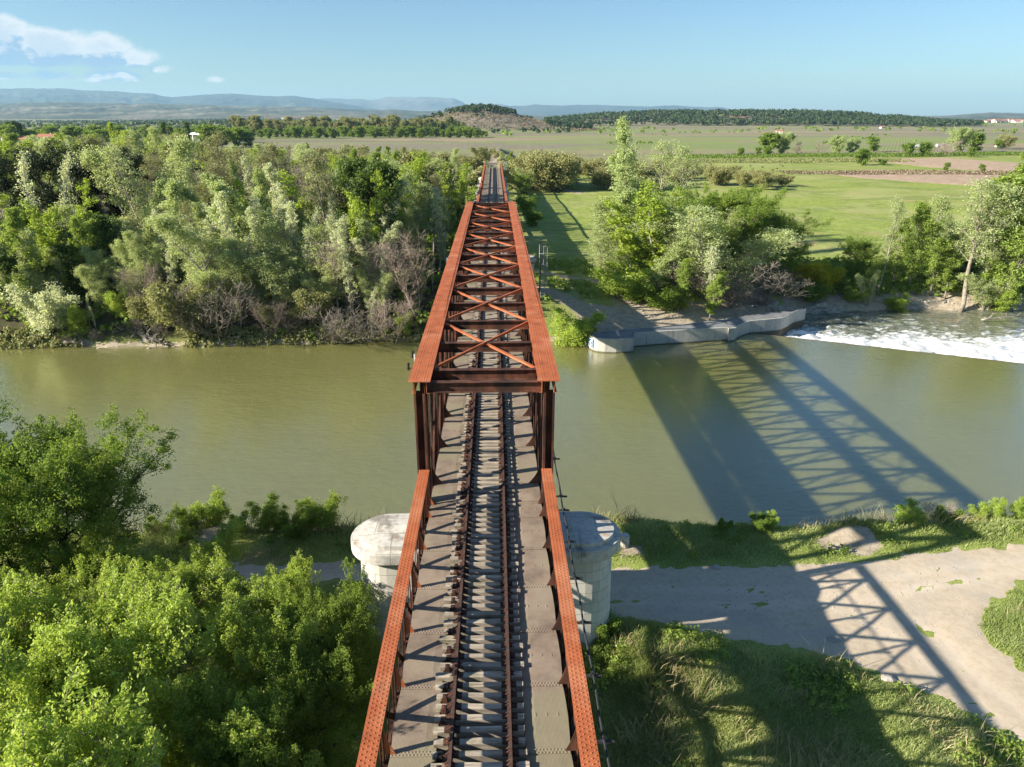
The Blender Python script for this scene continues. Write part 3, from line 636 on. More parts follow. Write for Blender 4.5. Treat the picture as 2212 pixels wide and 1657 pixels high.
TR0, TR1 = 26.08, 89.3; TN = [27.7 + 3.745 * k for k in range(17)]
ordn = ['first', 'second', 'third', 'fourth', 'fifth', 'sixth', 'seventh']; pier_y = [26.1, 89.5]
for i in range(7):
    y0 = 89.5 + 21.2 * i; o = girder_span([y0 + 2.12 * k for k in range(11)], 'low rusty girder span, %s beyond the far end of the truss' % ordn[i], False)
    if i: pier_y.append(y0)

def truss():
    t = thing('truss_span', 'tall rust orange riveted box truss span crossing the river', 'bridge span', (0, TR0, ZB))
    for s in (-1, 1):
        def bx(mb, xa, xb, y0, y1, z0, z1): mb.box(min(s * xa, s * xb), max(s * xa, s * xb), y0, y1, z0, z1)
        mb = MB(); bx(mb, 2.10, 2.97, TR0 - .12, TR1 + .1, ZT - .03, ZT)
        bx(mb, 2.26, 2.28, TR0, TR1, ZT - .55, ZT - .03); bx(mb, 2.74, 2.76, TR0, TR1, ZT - .55, ZT - .03)
        bx(mb, 2.16, 2.255, TR0, TR1, ZT - .55, ZT - .535); bx(mb, 2.765, 2.86, TR0, TR1, ZT - .55, ZT - .535)
        bx(mb, 2.20, 2.87, 35.3, 80.0, ZT, ZT + .014); bx(mb, 2.26, 2.81, 39.0, 76.3, ZT + .014, ZT + .028); bx(mb, 2.10, 2.97, 34.98, 35.0, ZT, ZT + .006)
        for yy in (42.9, 46.4, 50.3, 58, 65.8, 73): bx(mb, 2.262, 2.808, yy - .012, yy + .012, ZT + .0285, ZT + .034)
        for off in (.17, .27, .60, .70):
            for (p0, p1, zz, st) in ((TR0, 35.2, ZT, .105), (35.4, 39, ZT + .014, .105), (39, 76.3, ZT + .028, .13), (76.4, TR1, ZT + .01, .16)):
                k = np.arange(p0, p1, st); mb.rivets(np.c_[np.full(len(k), s * (2.10 + off)), k, np.full(len(k), zz)], 'z', .022)
        for off in (.045, .825):
            k = np.arange(TR0 + 5, TR1, .13); mb.rivets(np.c_[np.full(len(k), s * (2.10 + off)), k, np.full(len(k), ZT)], 'z', .015)
        for k0 in TN[2:-1]:
            for off in (.37, .43, .49):
                k = np.arange(k0 - .45, k0 + .45, .1); mb.rivets(np.c_[np.full(len(k), s * (2.10 + off)), k, np.full(len(k), ZT + .028 if 39 < k0 < 76 else ZT)], 'z', .016)
        for yy in (26.3, 26.9, 27.6, 30.0): mb.rivets([(s * (2.10 + o_), yy + d_, ZT) for o_ in (.37, .50) for d_ in (0, .07)], 'z', .018)
        mb.build('top_chord', M['rust_top'], t)
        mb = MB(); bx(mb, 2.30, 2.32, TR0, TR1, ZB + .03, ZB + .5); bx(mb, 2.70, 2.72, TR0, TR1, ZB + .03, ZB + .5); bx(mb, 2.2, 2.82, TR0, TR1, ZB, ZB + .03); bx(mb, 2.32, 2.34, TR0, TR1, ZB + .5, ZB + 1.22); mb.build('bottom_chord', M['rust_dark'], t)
        for ye, d in ((TR0 + .02, 1), (TR1 - .02, -1)):
            mb = MB(); ya, yb = sorted((ye, ye + d * .34)); ym = ye + d * .33
            bx(mb, 2.40, 2.74, min(ym, ym + .02), max(ym, ym + .02), ZB + .5, ZT - .56); bx(mb, 2.34, 2.36, ya, yb, ZB + .5, ZT - .033); bx(mb, 2.765, 2.785, ya, yb, ZB + .5, ZT - .033)
            yf, yg = sorted((ye - d * .002, ye + d * .012)); bx(mb, 2.361, 2.44, yf, yg, ZB + .5, ZT - .56); bx(mb, 2.70, 2.764, yf, yg, ZB + .5, ZT - .56)
            if d > 0:
                zz = np.arange(ZB + .6, ZT - .6, .12)
                for xx in (2.40, 2.735): mb.rivets(np.c_[np.full(len(zz), s * xx), np.full(len(zz), yf), zz], 'y', .016, -1)
            mb.build('end_post', M['rust_body'], t)
        for y in TN:
            mb = MB(); bx(mb, 2.40, 2.66, y - .01, y + .01, ZB + .5, ZT - .56)
            bx(mb, 2.36, 2.378, y - .14, y + .14, ZB + .5, ZT - .45); bx(mb, 2.68, 2.698, y - .14, y + .14, ZB + .5, ZT - .45)
            if y < 60:
                zz = np.arange(ZB + .6, ZT - .6, .16)
                for dy in (-.1, .1): mb.rivets(np.c_[np.full(len(zz), s * 2.36), np.full(len(zz), y + dy), zz], 'x', .015, -s)
            mb.build('post', M['rust_body'], t); gusset(t, s, y, 2.35, ZD + 1.15, .5, 'rust_body')
            mb = MB()                                                   # lighter riveted corner plate of each cross beam
            bx(mb, 1.80, 2.11, y - .032, y - .012, ZT - .56, ZT - .14)
            mb.rivets([(s * (1.85 + .07 * i), y - .033, ZT - .5 + .09 * j) for i in range(4) for j in range(4)], 'y', .014, -1)
            mb.build('corner_plate', M['rust_body'], t)
        for i, (y0, y1) in enumerate(zip(TN[:-1], TN[1:])):
            for (za, zb, xo) in ((ZB + .45, ZT - .45, 2.33), (ZT - .45, ZB + .45, 2.715)):
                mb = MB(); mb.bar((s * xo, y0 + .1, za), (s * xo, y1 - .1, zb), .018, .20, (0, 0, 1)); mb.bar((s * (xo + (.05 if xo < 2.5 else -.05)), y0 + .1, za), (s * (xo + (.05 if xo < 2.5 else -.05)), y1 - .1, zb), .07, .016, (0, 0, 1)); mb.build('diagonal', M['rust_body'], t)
    for y in [TR0 + .16] + TN + [TR1 - .2]:
        mb = MB(); mb.box(-2.25, 2.25, y - .008, y + .008, ZT - .52, ZT - .13); mb.box(-2.099, 2.099, y - .13, y + .13, ZT - .13, ZT - .112); mb.box(-2.25, 2.25, y - .12, y + .12, ZT - .55, ZT - .53)
        mb.box(-2.15, 2.15, y - .09, y - .009, ZT - .528, ZT - .516)
        if y < 62: mb.rivets([(x, y - .06, ZT - .515) for x in np.arange(-2.0, 2.05, .11)], 'z', .016)
        mb.build('cross_beam', M['rust_body'], t)
    for k in range(0, 16, 2):
        y0, y1 = TN[k], TN[k + 2]
        mb = MB(); mb.bar((-2.2, y0 + .1, ZT - .08), (2.2, y1 - .1, ZT - .08), .09, .012); mb.bar((-2.2, y0 + .06, ZT - .14), (2.2, y1 - .14, ZT - .14), .02, .11)
        if k % 2: pass
        mb2 = MB(); mb2.bar((2.2, y0 + .1, ZT - .145), (-2.2, y1 - .1, ZT - .145), .14, .012); mb2.bar((2.2, y0 + .1, ZT - .20), (-2.2, y1 - .1, ZT - .20), .02, .10)
        # the lit brace falls from the far left node to the near right one
        for m_, mt in ((mb, 'rust_top'), (mb2, 'rust_top')): m_.build('lateral_brace', M[mt], t)
    ys = [TR0 + .05] + TN + [TR1 + .05]; deck(t, ys, True)
    for dy in (0, 1.6):
        mb = MB(); y = TR0 + 2.2 + dy; mb.bar((-2.97, y, ZT - .25), (-3.22, y, ZT - .25), .03, .03); mb.tube([(-3.22, y, ZT - .32), (-3.22, y, ZT - .1)], [.06, .045], 8); mb.tube([(-3.22, y, ZT - .1), (-3.22, y, ZT - .02)], [.08, .05], 8)
        mb.build('insulator', M['black'], t)
    mb = MB(); mb.bar((-3.02, TR0 + 2.9, ZT - .5), (-3.02, TR0 + 2.9, ZT + .12), .06, .05, (0, 1, 0)); mb.build('insulator_stand', M['white'], t)
    for ch in t.children: ch.location = (0, -TR0, -ZB)
truss()

# the track: two rails on weathered timbers
def track():
    t = thing('railway_track', 'rusty single railway track on weathered grey timber sleepers along the bridge', 'railway track', (0, 0, ZD))
    y0, y1 = -6.0, 238.0
    for s in (-1, 1):
        mb = MB(); x = s * .7535; ys = np.r_[np.arange(y0, 90, 3.7), np.arange(90, y1 + 1, 12)]
        for a, b in zip(ys[:-1], ys[1:]):
            j = .002 * ((int(a * 10) % 3) - 1); jj = j if b < 90 else 0
            for (wa, z0, z1) in ((.036, .235, .28), (.009, .148, .236), (.068, .128, .149)):
                mb.box(x + jj - wa, x + jj + wa, a, b, z0, z1)
        mb.build('rail', M['rail'], t)
    rs = random.Random(4); var = []
    ch = MB()
    ch.box(-.21, .21, -.095, .095, .06, .118); ch.box(-.13, .13, -.085, .085, .118, .127)
    for sx in (-1, 1):
        v = [(sx * .03, -.012, .127), (sx * .15, -.012, .127), (sx * .03, -.012, .24), (sx * .03, .012, .127), (sx * .15, .012, .127), (sx * .03, .012, .24)]
        for dy in (-.055, .055):
            vv = [(x, y + dy, z) for x, y, z in v]; ch.add(vv, [(0, 1, 4, 3), (1, 2, 5, 4), (2, 0, 3, 5)], [(0, 2, 1), (3, 4, 5)])
    ch.rivets([(sx * .17, dy, .118) for sx in (-1, 1) for dy in (-.06, .06)], 'z', .022)
    chair = ch.build('rail_chair', M['rust_dark']); COL.objects.unlink(chair)
    bp = MB(); bp.box(-.07, .07, -.125, -.10, -.05, .10); bp.box(-.05, .05, -.12, .02, .122, .138); bp.rivets([(0, -.04, .138)], 'z', .028)
    bolt = bp.build('bolt_plate', M['rust_body']); COL.objects.unlink(bolt)
    for k in range(8):
        mb = MB(); xl = -1.22 - rs.uniform(-.06, .14); xr = 1.17 + rs.uniform(-.07, .10); wd = rs.uniform(.082, .105); n = 9; h = .115; zb_ = -.13
        xs = np.sort(np.r_[np.linspace(xl, xr, n - 2), -1.131, 1.129]); V_ = []
        for i, x in enumerate(xs):
            wv = rs.uniform(-.007, .007); hv = rs.uniform(-.008, .008); c = .012; w2 = wd + rs.uniform(-.006, .006)
            z_ = .0 if abs(x) > 1.13 else zb_; V_ += [(x, -w2 + wv, z_), (x, w2 + wv, z_), (x, w2 + wv, h - c + hv), (x, w2 - c + wv, h + hv), (x, -w2 + c + wv, h + hv), (x, -w2 + wv, h - c + hv)]
        q = [(i * 6 + j, (i + 1) * 6 + j, (i + 1) * 6 + (j + 1) % 6, i * 6 + (j + 1) % 6) for i in range(n - 1) for j in range(6)]
        mb.add(V_, q); mb.ng = [list(range(6)), [6 * (n - 1) + j for j in range(6)][::-1]]; o = mb.build('sleeper', M['wood']); COL.objects.unlink(o); var.append(o)
    ys = []; y = 11.2
    while y < 237: ys.append(y); y += .382 + rs.uniform(-.012, .012)
    vis = ys[:100]; rest = [5 + .385 * k for k in range(16)] + ys[100:]
    for y in vis:
        o = rs.choice(var).copy(); COL.objects.link(o); o.parent = t; o.location = (0, y, 0); o.rotation_euler = (0, 0, rs.uniform(-.012, .012))
        for sx in (-1, 1):
            c = chair.copy(); COL.objects.link(c); c.parent = o; c.location = (sx * .7535, 0, 0)
        if rs.random() < .7:
            c = bolt.copy(); COL.objects.link(c); c.parent = o; c.location = (-1.03, 0, 0)
    mbw = MB(); mbc = MB(); cv = np.vstack(ch.v)
    for y in rest:
        a = -1.22 - rs.uniform(-.06, .12); b = 1.24 + rs.uniform(-.06, .12); wd = rs.uniform(.085, .105); h = rs.uniform(.105, .12)
        mbw.box(a, b, y - wd, y + wd, .01, h)
        for sx in (-.7535, .7535): mbw_ = mbc; mbw_.box(sx - .18, sx + .18, y - .08, y + .08, .10, .127)
    o = mbw.build('sleeper', M['wood'], t); o['kind'] = 'stuff'; o = mbc.build('rail_chair', M['rail'], t); o['kind'] = 'stuff'
track()

# conduit on brackets outside the right-hand girder
t = thing('cable_conduit', 'thin dark cable conduit on brackets outside the right girder', 'conduit', (3.12, 0, 10.3))
mb = MB(); yy = np.arange(-4, 37, .75); mb.tube(np.c_[.02 * np.sin(yy * 1.7) + .03 * fbm(yy * .4, yy * 0, 3), yy, .02 * np.sin(yy * 1.1)], .033, 7); mb.build('pipe', M['iron'], t)
for y in [v for v in near_nodes if v > -2] + [29.5, 33.2, 36.5]:
    mb = MB(); mb.box(-.42, .26, y - .035, y + .035, -.10, -.045); mb.box(-.09, .09, y - .05, y + .05, -.045, -.03); mb.box(-.05, -.036, y - .03, y + .03, -.03, .05); mb.box(.036, .05, y - .03, y + .03, -.03, .05); mb.build('bracket', M['iron'], t)

# stone piers
def stadium(hx, r, n=14, cx=0):
    th = np.linspace(-pi / 2, pi / 2, n); right = [(hx - r + r * cos(a), r * sin(a)) for a in th]; left = [(-(hx - r) - r * cos(a), -r * sin(a)) for a in th]
    return right + left
def pier(y, label, group=None, hw=1.0):
    zb = gh(-4, y) - 1.2; t = thing('stone_pier', label, 'bridge pier', (0, y, zb), 0, group); H = 8.5 - zb
    def body(hx, r, z0, z1, taper, mb, ns=1):
        base = stadium(hx + taper, r + taper); top = stadium(hx, r); n = len(base); arc = np.r_[0, np.cumsum(np.linalg.norm(np.diff(np.array(base), axis=0), axis=1))]
        rows = []; 
        for z, pl in ((z0, base), (z1, top)): rows.append(np.c_[np.array(pl + [pl[0]]), np.full(n + 1, z)])
        mb.add(np.vstack(rows), [(i, i + 1, n + 2 + i, n + 1 + i) for i in range(n)]); a = np.r_[arc, arc[-1] + 1e-3]
        mb.att.setdefault('arc', []); mb.att['arc'] = np.r_[mb.att['arc'], a, a]
        return n
    LX = hw; mb = MB(); body(5.38 - LX, 1.25, 0, H - .62, .10, mb); mb.build('shaft', M['blocks'], t)
    mb = MB(); st = stadium(5.62 - LX, 1.48, 18); st2 = stadium(5.73 - LX, 1.58, 18); mb.prism(st, H - .62, H - .50); mb2 = MB(); mb.prism(st2, H - .50, H - .06); mb.prism(stadium(5.69 - LX, 1.54, 18), H - .06, H); mb.build('cap', M['cap'], t)
    for s in (-1, 1):
        th = np.linspace(-pi / 2, pi / 2, 16); hx = 5.42 - LX; r = 1.28; xi = 3.0 - .1 * LX
        rim = [(s * xi, -r)] + [(s * (hx - r + r * cos(a)), r * sin(a)) for a in th] + [(s * xi, r)]
        if s < 0: rim = rim[::-1]
        m = len(rim); zr = [H + .002] * m; z1 = [H + .20] * m; mb = MB()
        v = [(x, y_, H + .002) for x, y_ in rim] + [(x, y_, H + .20) for x, y_ in rim] + [(s * (xi), 0, H + .44), (s * (hx - r), 0, H + .36)]
        q = [(i, (i + 1) % m, m + (i + 1) % m, m + i) for i in range(m)]; A, B = 2 * m, 2 * m + 1; tr = []
        for i in range(m - 1): tr.append((m + i, m + i + 1, B))
        e0, e1 = (m, 2 * m - 1); tr += [(e0, B, A), (B, e1, A), (e1, e0, A)]
        mb.add(v, q, tr); mb.build('coping_stone', M['cap'], t)
    for s in (-1, 1):
        for dy in (-.75, .75):
            mb = MB(); mb.box(s * 2.5 - .3, s * 2.5 + .3, dy - .25, dy + .25, H + .002, H + .12); mb.box(s * 2.5 - .18, s * 2.5 + .18, dy - .16, dy + .16, H + .12, H + .195); mb.build('bearing', M['rust_dark'], t)
pl = ['near stone pier with rounded ends standing by the sandy track', 'stone pier on the far bank beside the caged ladder'] + ['stone pier under the low far spans, %s past the truss' % w_ for w_ in ('first', 'second', 'third', 'fourth', 'fifth', 'sixth')]
for i, y in enumerate(pier_y): pier(y, pl[i], None, 0.0 if i < 2 else 1.5)

# abutment beyond the last span
t = thing('abutment', 'pale stone abutment with wing walls at the far end of the bridge', 'abutment', (0, 238, 3))
mb = MB(); mb.box(-3.6, 3.6, .25, 3.2, 0, 5.65); mb.box(-3.8, 3.8, 1.2, 3.4, 5.65, 6.55); mb.build('wall', M['cap'], t)
for s in (-1, 1):
    mb = MB(); v = [(s * 3.2, .6, 0), (s * 3.2, .6, 6.9), (s * 13, 7.5, 1.6), (s * 13, 7.5, 0), (s * 3.2, 1.3, 0), (s * 3.2, 1.3, 6.9), (s * 13, 8.2, 1.6), (s * 13, 8.2, 0)]
    mb.add(v, [(0, 1, 2, 3), (4, 7, 6, 5), (1, 5, 6, 2), (0, 3, 7, 4), (0, 4, 5, 1), (3, 2, 6, 7)]); mb.build('wing_wall', M['cap'], t)
for s, nm in ((-1, 'left'), (1, 'right')):
    t = thing('mesh_gate', 'small grey mesh barrier at the far end of the bridge, %s of the track' % nm, 'barrier', (s * 1.9, 240.5, 9.6))
    for x in (-.9, .9):
        mb = MB(); mb.tube([(x, 0, 0), (x, 0, 2.2)], .05, 6); mb.build('post', M['ladder'], t)
    mb = MB()
    for k in range(13): mb.bar((-.9 + .15 * k, 0, .1), (-.9 + .15 * k, 0, 2.1), .012, .012, (0, 1, 0))
    for k in range(9): mb.bar((-.9, 0, .1 + .25 * k), (.9, 0, .1 + .25 * k), .012, .012)
    mb.build('mesh_panel', M['ladder'], t)
for k, z in enumerate((9.4, 10.9)):
    t = thing('signboard', 'white board on the right at the far end of the bridge, %s of two' % ('lower', 'upper')[k], 'sign', (3.9, 236.5 - k * .6, z), .2)
    mb = MB(); mb.box(-.5, .5, -.02, .02, 0, 1.0); mb.build('board', M['white'], t); mb = MB(); mb.tube([(-.3, .06, -.8), (-.3, .06, .9)], .04, 6); mb.build('post', M['ladder'], t)

# caged ladder by the far pier
bx0, by0 = 6.45, 88.6; zt, zb = 10.3, gh(6.45, 88.6)
t = thing('caged_ladder', 'tall grey caged ladder standing beside the far pier', 'ladder', (bx0, by0, zb))
mb = MB()
for s in (-.25, .25): mb.tube([(s, 0, 0), (s, 0, zt - zb)], .035, 6)
mb.build('rail', M['ladder'], t); mb = MB()
for z in np.arange(.3, zt - zb, .3): mb.bar((-.25, 0, z), (.25, 0, z), .03, .03)
mb.build('rung', M['ladder'], t); mb = MB(); th = np.linspace(0, 2 * pi, 13)
for z in np.arange(2.2, zt - zb + .1, 1.3): mb.tube([(.55 * sin(a), .5 + .55 * -cos(a) - 1.0, z) for a in th], .03, 4, False)
for a in np.linspace(0, 2 * pi, 7)[:-1]: mb.tube([(.55 * sin(a), -.5 - .55 * cos(a), 2.2), (.55 * sin(a), -.5 - .55 * cos(a), zt - zb)], .025, 4)
mb.build('cage', M['ladder'], t)
mb = MB(); mb.tube([(6.05, 88.2, gh(6, 88)), (6.05, 88.2, 10.6)], .09, 8); o = mb.build('pole', M['iron']); tag(o, 'dark vertical pole between the far pier and the caged ladder', 'pole')
mb = MB(); rr = np.random.default_rng(3); gxx, gyy = np.meshgrid(np.linspace(-.32, .32, 9), np.linspace(-.25, .25, 8)); mb.add(np.c_[gxx.ravel(), gyy.ravel(), (.18 + .22 * rr.random(72)) * (np.exp(-(gxx.ravel() / .3) ** 2)) ], gridq(9, 8)); mb.add(np.c_[gxx.ravel(), gyy.ravel(), np.full(72, .004)], gridq(9, 8)[:, ::-1])
o = mb.build('crumpled_sheet', M['white']); o.location = (-1.85, 86.5, ZD + .03); tag(o, 'crumpled white sheet lying on the deck near the far end of the truss', 'cloth')

# fishway wall on the far bank, right of the bridge
def quay():
    t = thing('concrete_quay', 'long low concrete quay with a rounded nose and grey top beside the weir', 'quay', (0, 0, 0)); zt = 1.62
    front = [(1270.8, 750), (1273.5, 754), (1279, 757.5), (1290, 760.5), (1305, 762.3), (1330, 763), (1367.4, 760.6), (1368, 749)]
    wallf = [(1368, 749), (1420, 744.8), (1470, 741.6), (1520, 738.5), (1570, 735.4), (1571, 738), (1586, 736.6), (1587, 733.3), (1600, 726.5), (1617, 720.5), (1650, 717.8), (1684, 714.0), (1700, 707), (1719, 693.2)]
    F = [np.array(P(u, v, 0.0)) for u, v in front + wallf[1:]]
    B = [np.array(P(u, v, zt)) for u, v in [(1720, 673.5), (1690, 672.5), (1640, 677), (1600, 684), (1540, 692), (1480, 699.5), (1420, 705.5), (1340, 711.5), (1305, 714.8), (1285, 720), (1276, 728)]]
    B = B[::-1]
    def rs_(pl, ts):
        pl = np.array(pl); d_ = np.r_[0, np.cumsum(np.linalg.norm(np.diff(pl, axis=0), axis=1))]; d_ /= d_[-1]; return np.c_[np.interp(ts, d_, pl[:, 0]), np.interp(ts, d_, pl[:, 1])], d_
    _, tF = rs_(F, [0]); Fp = np.array(F); xs_ = Fp[:, 0]; Bp = np.array(B); Bq = []
    for k_, f_ in enumerate(Fp):
        xb = f_[0] + 1.2 * (f_[0] - Fp[0, 0]) / (Fp[-1, 0] - Fp[0, 0]); Bq.append((xb, np.interp(xb, Bp[:, 0], Bp[:, 1])))
    Bq = np.array(Bq); Bq[:, 1] = np.maximum(Bq[:, 1], Fp[:, 1] + .25); m_ = len(Fp); mb = MB()
    ring = [(x, y, z) for z in (-1.6, zt) for x, y in Fp] + [(x, y, z) for z in (-1.6, zt) for x, y in Bq]
    q = []
    for k_ in range(m_ - 1): q += [(k_, k_ + 1, m_ + k_ + 1, m_ + k_), (2 * m_ + k_ + 1, 2 * m_ + k_, 3 * m_ + k_, 3 * m_ + k_ + 1), (m_ + k_, m_ + k_ + 1, 3 * m_ + k_ + 1, 3 * m_ + k_)]
    q += [(0, m_, 3 * m_, 2 * m_), (m_ - 1, 3 * m_ - 1, 4 * m_ - 1, 2 * m_ - 1)]
    mb.add(ring, q); mb.build('wall', M['concrete'], t)
    mb = MB(); a_ = Fp + (Bq - Fp) * np.minimum(.25, .3 / np.linalg.norm(Bq - Fp, axis=1))[:, None]; b_ = Bq - (Bq - Fp) * np.minimum(.25, .2 / np.linalg.norm(Bq - Fp, axis=1))[:, None]
    mb.add([(x, y, zt + .02) for x, y in a_[1:-1]] + [(x, y, zt + .02) for x, y in b_[1:-1]], [(k_, k_ + 1, m_ - 2 + k_ + 1, m_ - 2 + k_) for k_ in range(m_ - 3)]); mb.build('top_surface', M['asph'], t)
    a, b = np.array(P(1277, 742, .6)), np.array(P(1286, 747, .6)); 
    p0 = F[1]; p1 = F[2]; d = (p1 - p0) / np.linalg.norm(p1 - p0); nrm = np.array((d[1], -d[0]))
    if nrm[1] > 0: nrm = -nrm
    mb = MB(); c = (p0 + p1) / 2 + nrm * .09; w_, z0, z1 = .42, .42, 1.32
    s = mb
    def quad(mb, pts, off):
        o_ = nrm * off; mb.add([(c[0] + d[0] * x + o_[0], c[1] + d[1] * x + o_[1], z) for x, z in pts] + [(c[0] + d[0] * x + nrm[0] * -.08, c[1] + d[1] * x + nrm[1] * -.08, z) for x, z in pts],
            [(i, (i + 1) % len(pts), len(pts) + (i + 1) % len(pts), len(pts) + i) for i in range(len(pts))]); mb.ng = getattr(mb, 'ng', []) + [[mb.n - 2 * len(pts) + i for i in range(len(pts))]]
    quad(mb, [(-w_ - .05, z0 - .05), (w_ + .05, z0 - .05), (w_ + .05, z1 + .05), (-w_ - .05, z1 + .05)], 0); g = mb.build('sign', M['white'], t)
    mb = MB(); quad(mb, [(-w_, z0), (w_, z0), (w_, z1), (-w_, z1)], .006); mb.build('sign_panel', M['blue'], g)
    mb = MB(); quad(mb, [(-.14, z0 + .1), (.16, z0 + .1), (.20, z1 - .30), (.34, z1 - .12), (.14, z1 - .08), (-.30, z1 - .36), (-.30, z1 - .46), (-.12, z1 - .40)], .012); mb.build('sign_symbol', M['white'], g)
quay()

# ------------------------------------------------------------------ trees
def leaves(mb, C, n, rc, size, asp, rg, flat=.55, droop=0, squash=.8):
    """n rhombic leaves scattered round each clump centre; returns per-leaf tint"""
    C = np.asarray(C, float); m = len(C)
    if m == 0: return np.zeros(0)
    base = np.repeat(C, n, axis=0); rcs = np.repeat(np.exp(rg.normal(size=m) * .32), n)[:, None]; off = rg.normal(size=(m * n, 3)); off *= (rg.random((m * n, 1)) ** .45) / (np.linalg.norm(off, axis=1)[:, None] + 1e-6)
    off = off * rc * rcs * np.array((1, 1, squash)); c = base + off
    nrm = rg.normal(size=(m * n, 3)) * (1 - flat) + np.array((0, 0, 1.)) * flat + .5 * off / (rc + 1e-6); nrm /= np.linalg.norm(nrm, axis=1)[:, None]
    a = np.cross(nrm, rg.normal(size=(m * n, 3))); a /= np.linalg.norm(a, axis=1)[:, None] + 1e-6; a[:, 2] -= droop; b = np.cross(nrm, a)
    s = size * rg.uniform(.65, 1.35, (m * n, 1)); a = a * s; b = b * s * asp
    v = np.stack([c - a, c - b * .9 + a * .1, c + a, c + b * .9 + a * .1], axis=1).reshape(-1, 3)
    mb.add(v, np.arange(m * n * 4).reshape(-1, 4))
    tc_ = np.repeat(rg.random(m), n) * .55 + rg.random(m * n) * .45
    return tc_
def branch(start, d, ln, rg, segs=4, curl=.15, up=.12, wob=.12):
    pts = [np.array(start, float)]; d = np.array(d, float); d /= np.linalg.norm(d)
    for i in range(segs):
        d = d + rg.normal(size=3) * wob + np.array((0, 0, up)); d /= np.linalg.norm(d); pts.append(pts[-1] + d * ln / segs)
    return np.array(pts), d
def make_tree(name, leafmat, barkmat, seed, H, W, f0=.25, prof='oval', nb=16, ns=4, stems=1, lean=0, nleaf=40, rc=.5, size=.14, asp=.5, tr=None, up=.12, bare=False, extra=0, spread=.35, elev=.6, twig=False, shoots=0, clump_keep=1.0, flat=.08, stemspread=.5):
    rg = np.random.default_rng(seed); tr = tr or H * .018
    root = bpy.data.objects.new(name, None); COL.objects.link(root); mb = MB(); tw = MB(); cl = []
    P_ = {'oval': lambda t: np.sin(np.clip(t, .02, 1) * pi * .93 + .12) ** .75, 'column': lambda t: .85 * (np.sin(t * pi * .96 + .06) ** .45), 'cone': lambda t: (1 - t) ** .8 * 1.0 + .12,
          'umbrella': lambda t: .25 + .75 * ss(t, .35, .75) * (1 - ss(t, .86, 1.05) * .55), 'vase': lambda t: .3 + .7 * t, 'bush': lambda t: np.cos(t * pi * .5) ** .6 + .05}[prof]
    for st in range(stems):
        az = 2 * pi * st / stems + rg.uniform(-.5, .5); h = H * (1 if st == 0 else rg.uniform(.7, 1)); tilt = (spread if stems > 1 else 0.04)
        pts = [np.array((cos(az) * .15 * (stems > 1), sin(az) * .15 * (stems > 1), -.4))]; d = np.array((cos(az) * tilt + lean, sin(az) * tilt, 1.0)); k = 9
        for i in range(k):
            d = d + rg.normal(size=3) * np.array((.07, .07, 0)); dd = d / np.linalg.norm(d); pts.append(pts[-1] + dd * (h + .4) / k)
        pts = np.array(pts); rad = np.linspace(tr, tr * .12, k + 1) * (1 if stems == 1 else .7); mb.tube(pts, rad, 7); sc_ = 1 / math.sqrt(stems)
        for j in range(max(3, int(nb * (sc_ if stems > 2 else 1)))):
            n_ = max(3, int(nb * (sc_ if stems > 2 else 1))); t = f0 + (1 - f0) * (j + rg.uniform(.1, .9)) / n_; tt = (t - f0) / (1 - f0); i0 = min(int(t * k), k - 1); fr = t * k - i0
            p = pts[i0] * (1 - fr) + pts[i0 + 1] * fr; a2 = j * 2.4 + rg.uniform(-.5, .5); ln = W * P_(tt) * rg.uniform(.7, 1.15) * (sc_ * 1.25 if stems > 1 else 1)
            e = elev + .5 * tt; bp, bd = branch(p, (cos(a2) * cos(e), sin(a2) * cos(e), sin(e)), ln, rg, 4, up=up); r0 = max(.012, tr * .45 * (1 - .75 * t) * min(1, ln / W + .3)); mb.tube(bp, np.linspace(r0, r0 * .2, 5), 5, False)
            cl.append(bp[-1]); 
            if rg.random() < .7: cl.append(bp[3])
            for q in range(ns):
                s_ = rg.uniform(.25, .95); i1 = min(int(s_ * 4), 3); f1 = s_ * 4 - i1; p2 = bp[i1] * (1 - f1) + bp[i1 + 1] * f1
                dv = (bp[-1] - bp[0]) / (ln + 1e-6) + rg.normal(size=3) * .7; dv[2] = abs(dv[2]) * .6 + .1
                b2, _ = branch(p2, dv, ln * rg.uniform(.25, .45) + .2, rg, 3, up=up * .7, wob=.2); (mb if not twig else tw).tube(b2, np.linspace(r0 * .4, r0 * .12, 4), 4, False); cl.append(b2[-1]); cl.append(b2[2] + rg.normal(size=3) * .15)
                if twig:
                    for q3 in range(twig):
                        i3 = rg.integers(0, 3); dv = (b2[-1] - b2[0]); dv = dv / (np.linalg.norm(dv) + 1e-6) + rg.normal(size=3) * .6; dv[2] += .15
                        b3, _ = branch(b2[i3] + (b2[i3 + 1] - b2[i3]) * rg.random(), dv, ln * rg.uniform(.15, .35) + .15, rg, 3, up=.1, wob=.25); tw.tube(b3, np.linspace(max(.010, r0 * .14), .006, 4), 3, False)
    cl = np.array(cl); cl = cl[cl[:, 2] > min(.25, .1 * H)]
    if extra: cl = np.vstack([cl, cl[rg.integers(0, len(cl), extra)] + rg.normal(size=(extra, 3)) * rc * .9])
    if clump_keep < 1: cl = cl[rg.random(len(cl)) < clump_keep]
    if shoots:
        cen = cl.mean(0); far = np.argsort(-((cl - cen) @ np.array((-.3, 0, 1.0)) + rg.random(len(cl)) * H * .25))[:shoots]; S = []
        for p in cl[far]:
            dv = (p - cen); dv[2] = abs(dv[2]) + .6 * np.linalg.norm(dv); b4, _ = branch(p, dv, rg.uniform(.35, 1.0) * H * .11, rg, 4, up=.2, wob=.15); mb.tube(b4, np.linspace(.012, .005, 5), 3, False); S += [b4[k] + rg.normal(size=3) * .03 for k in (1, 2, 3, 4)]
        shoot_pts = np.array(S)
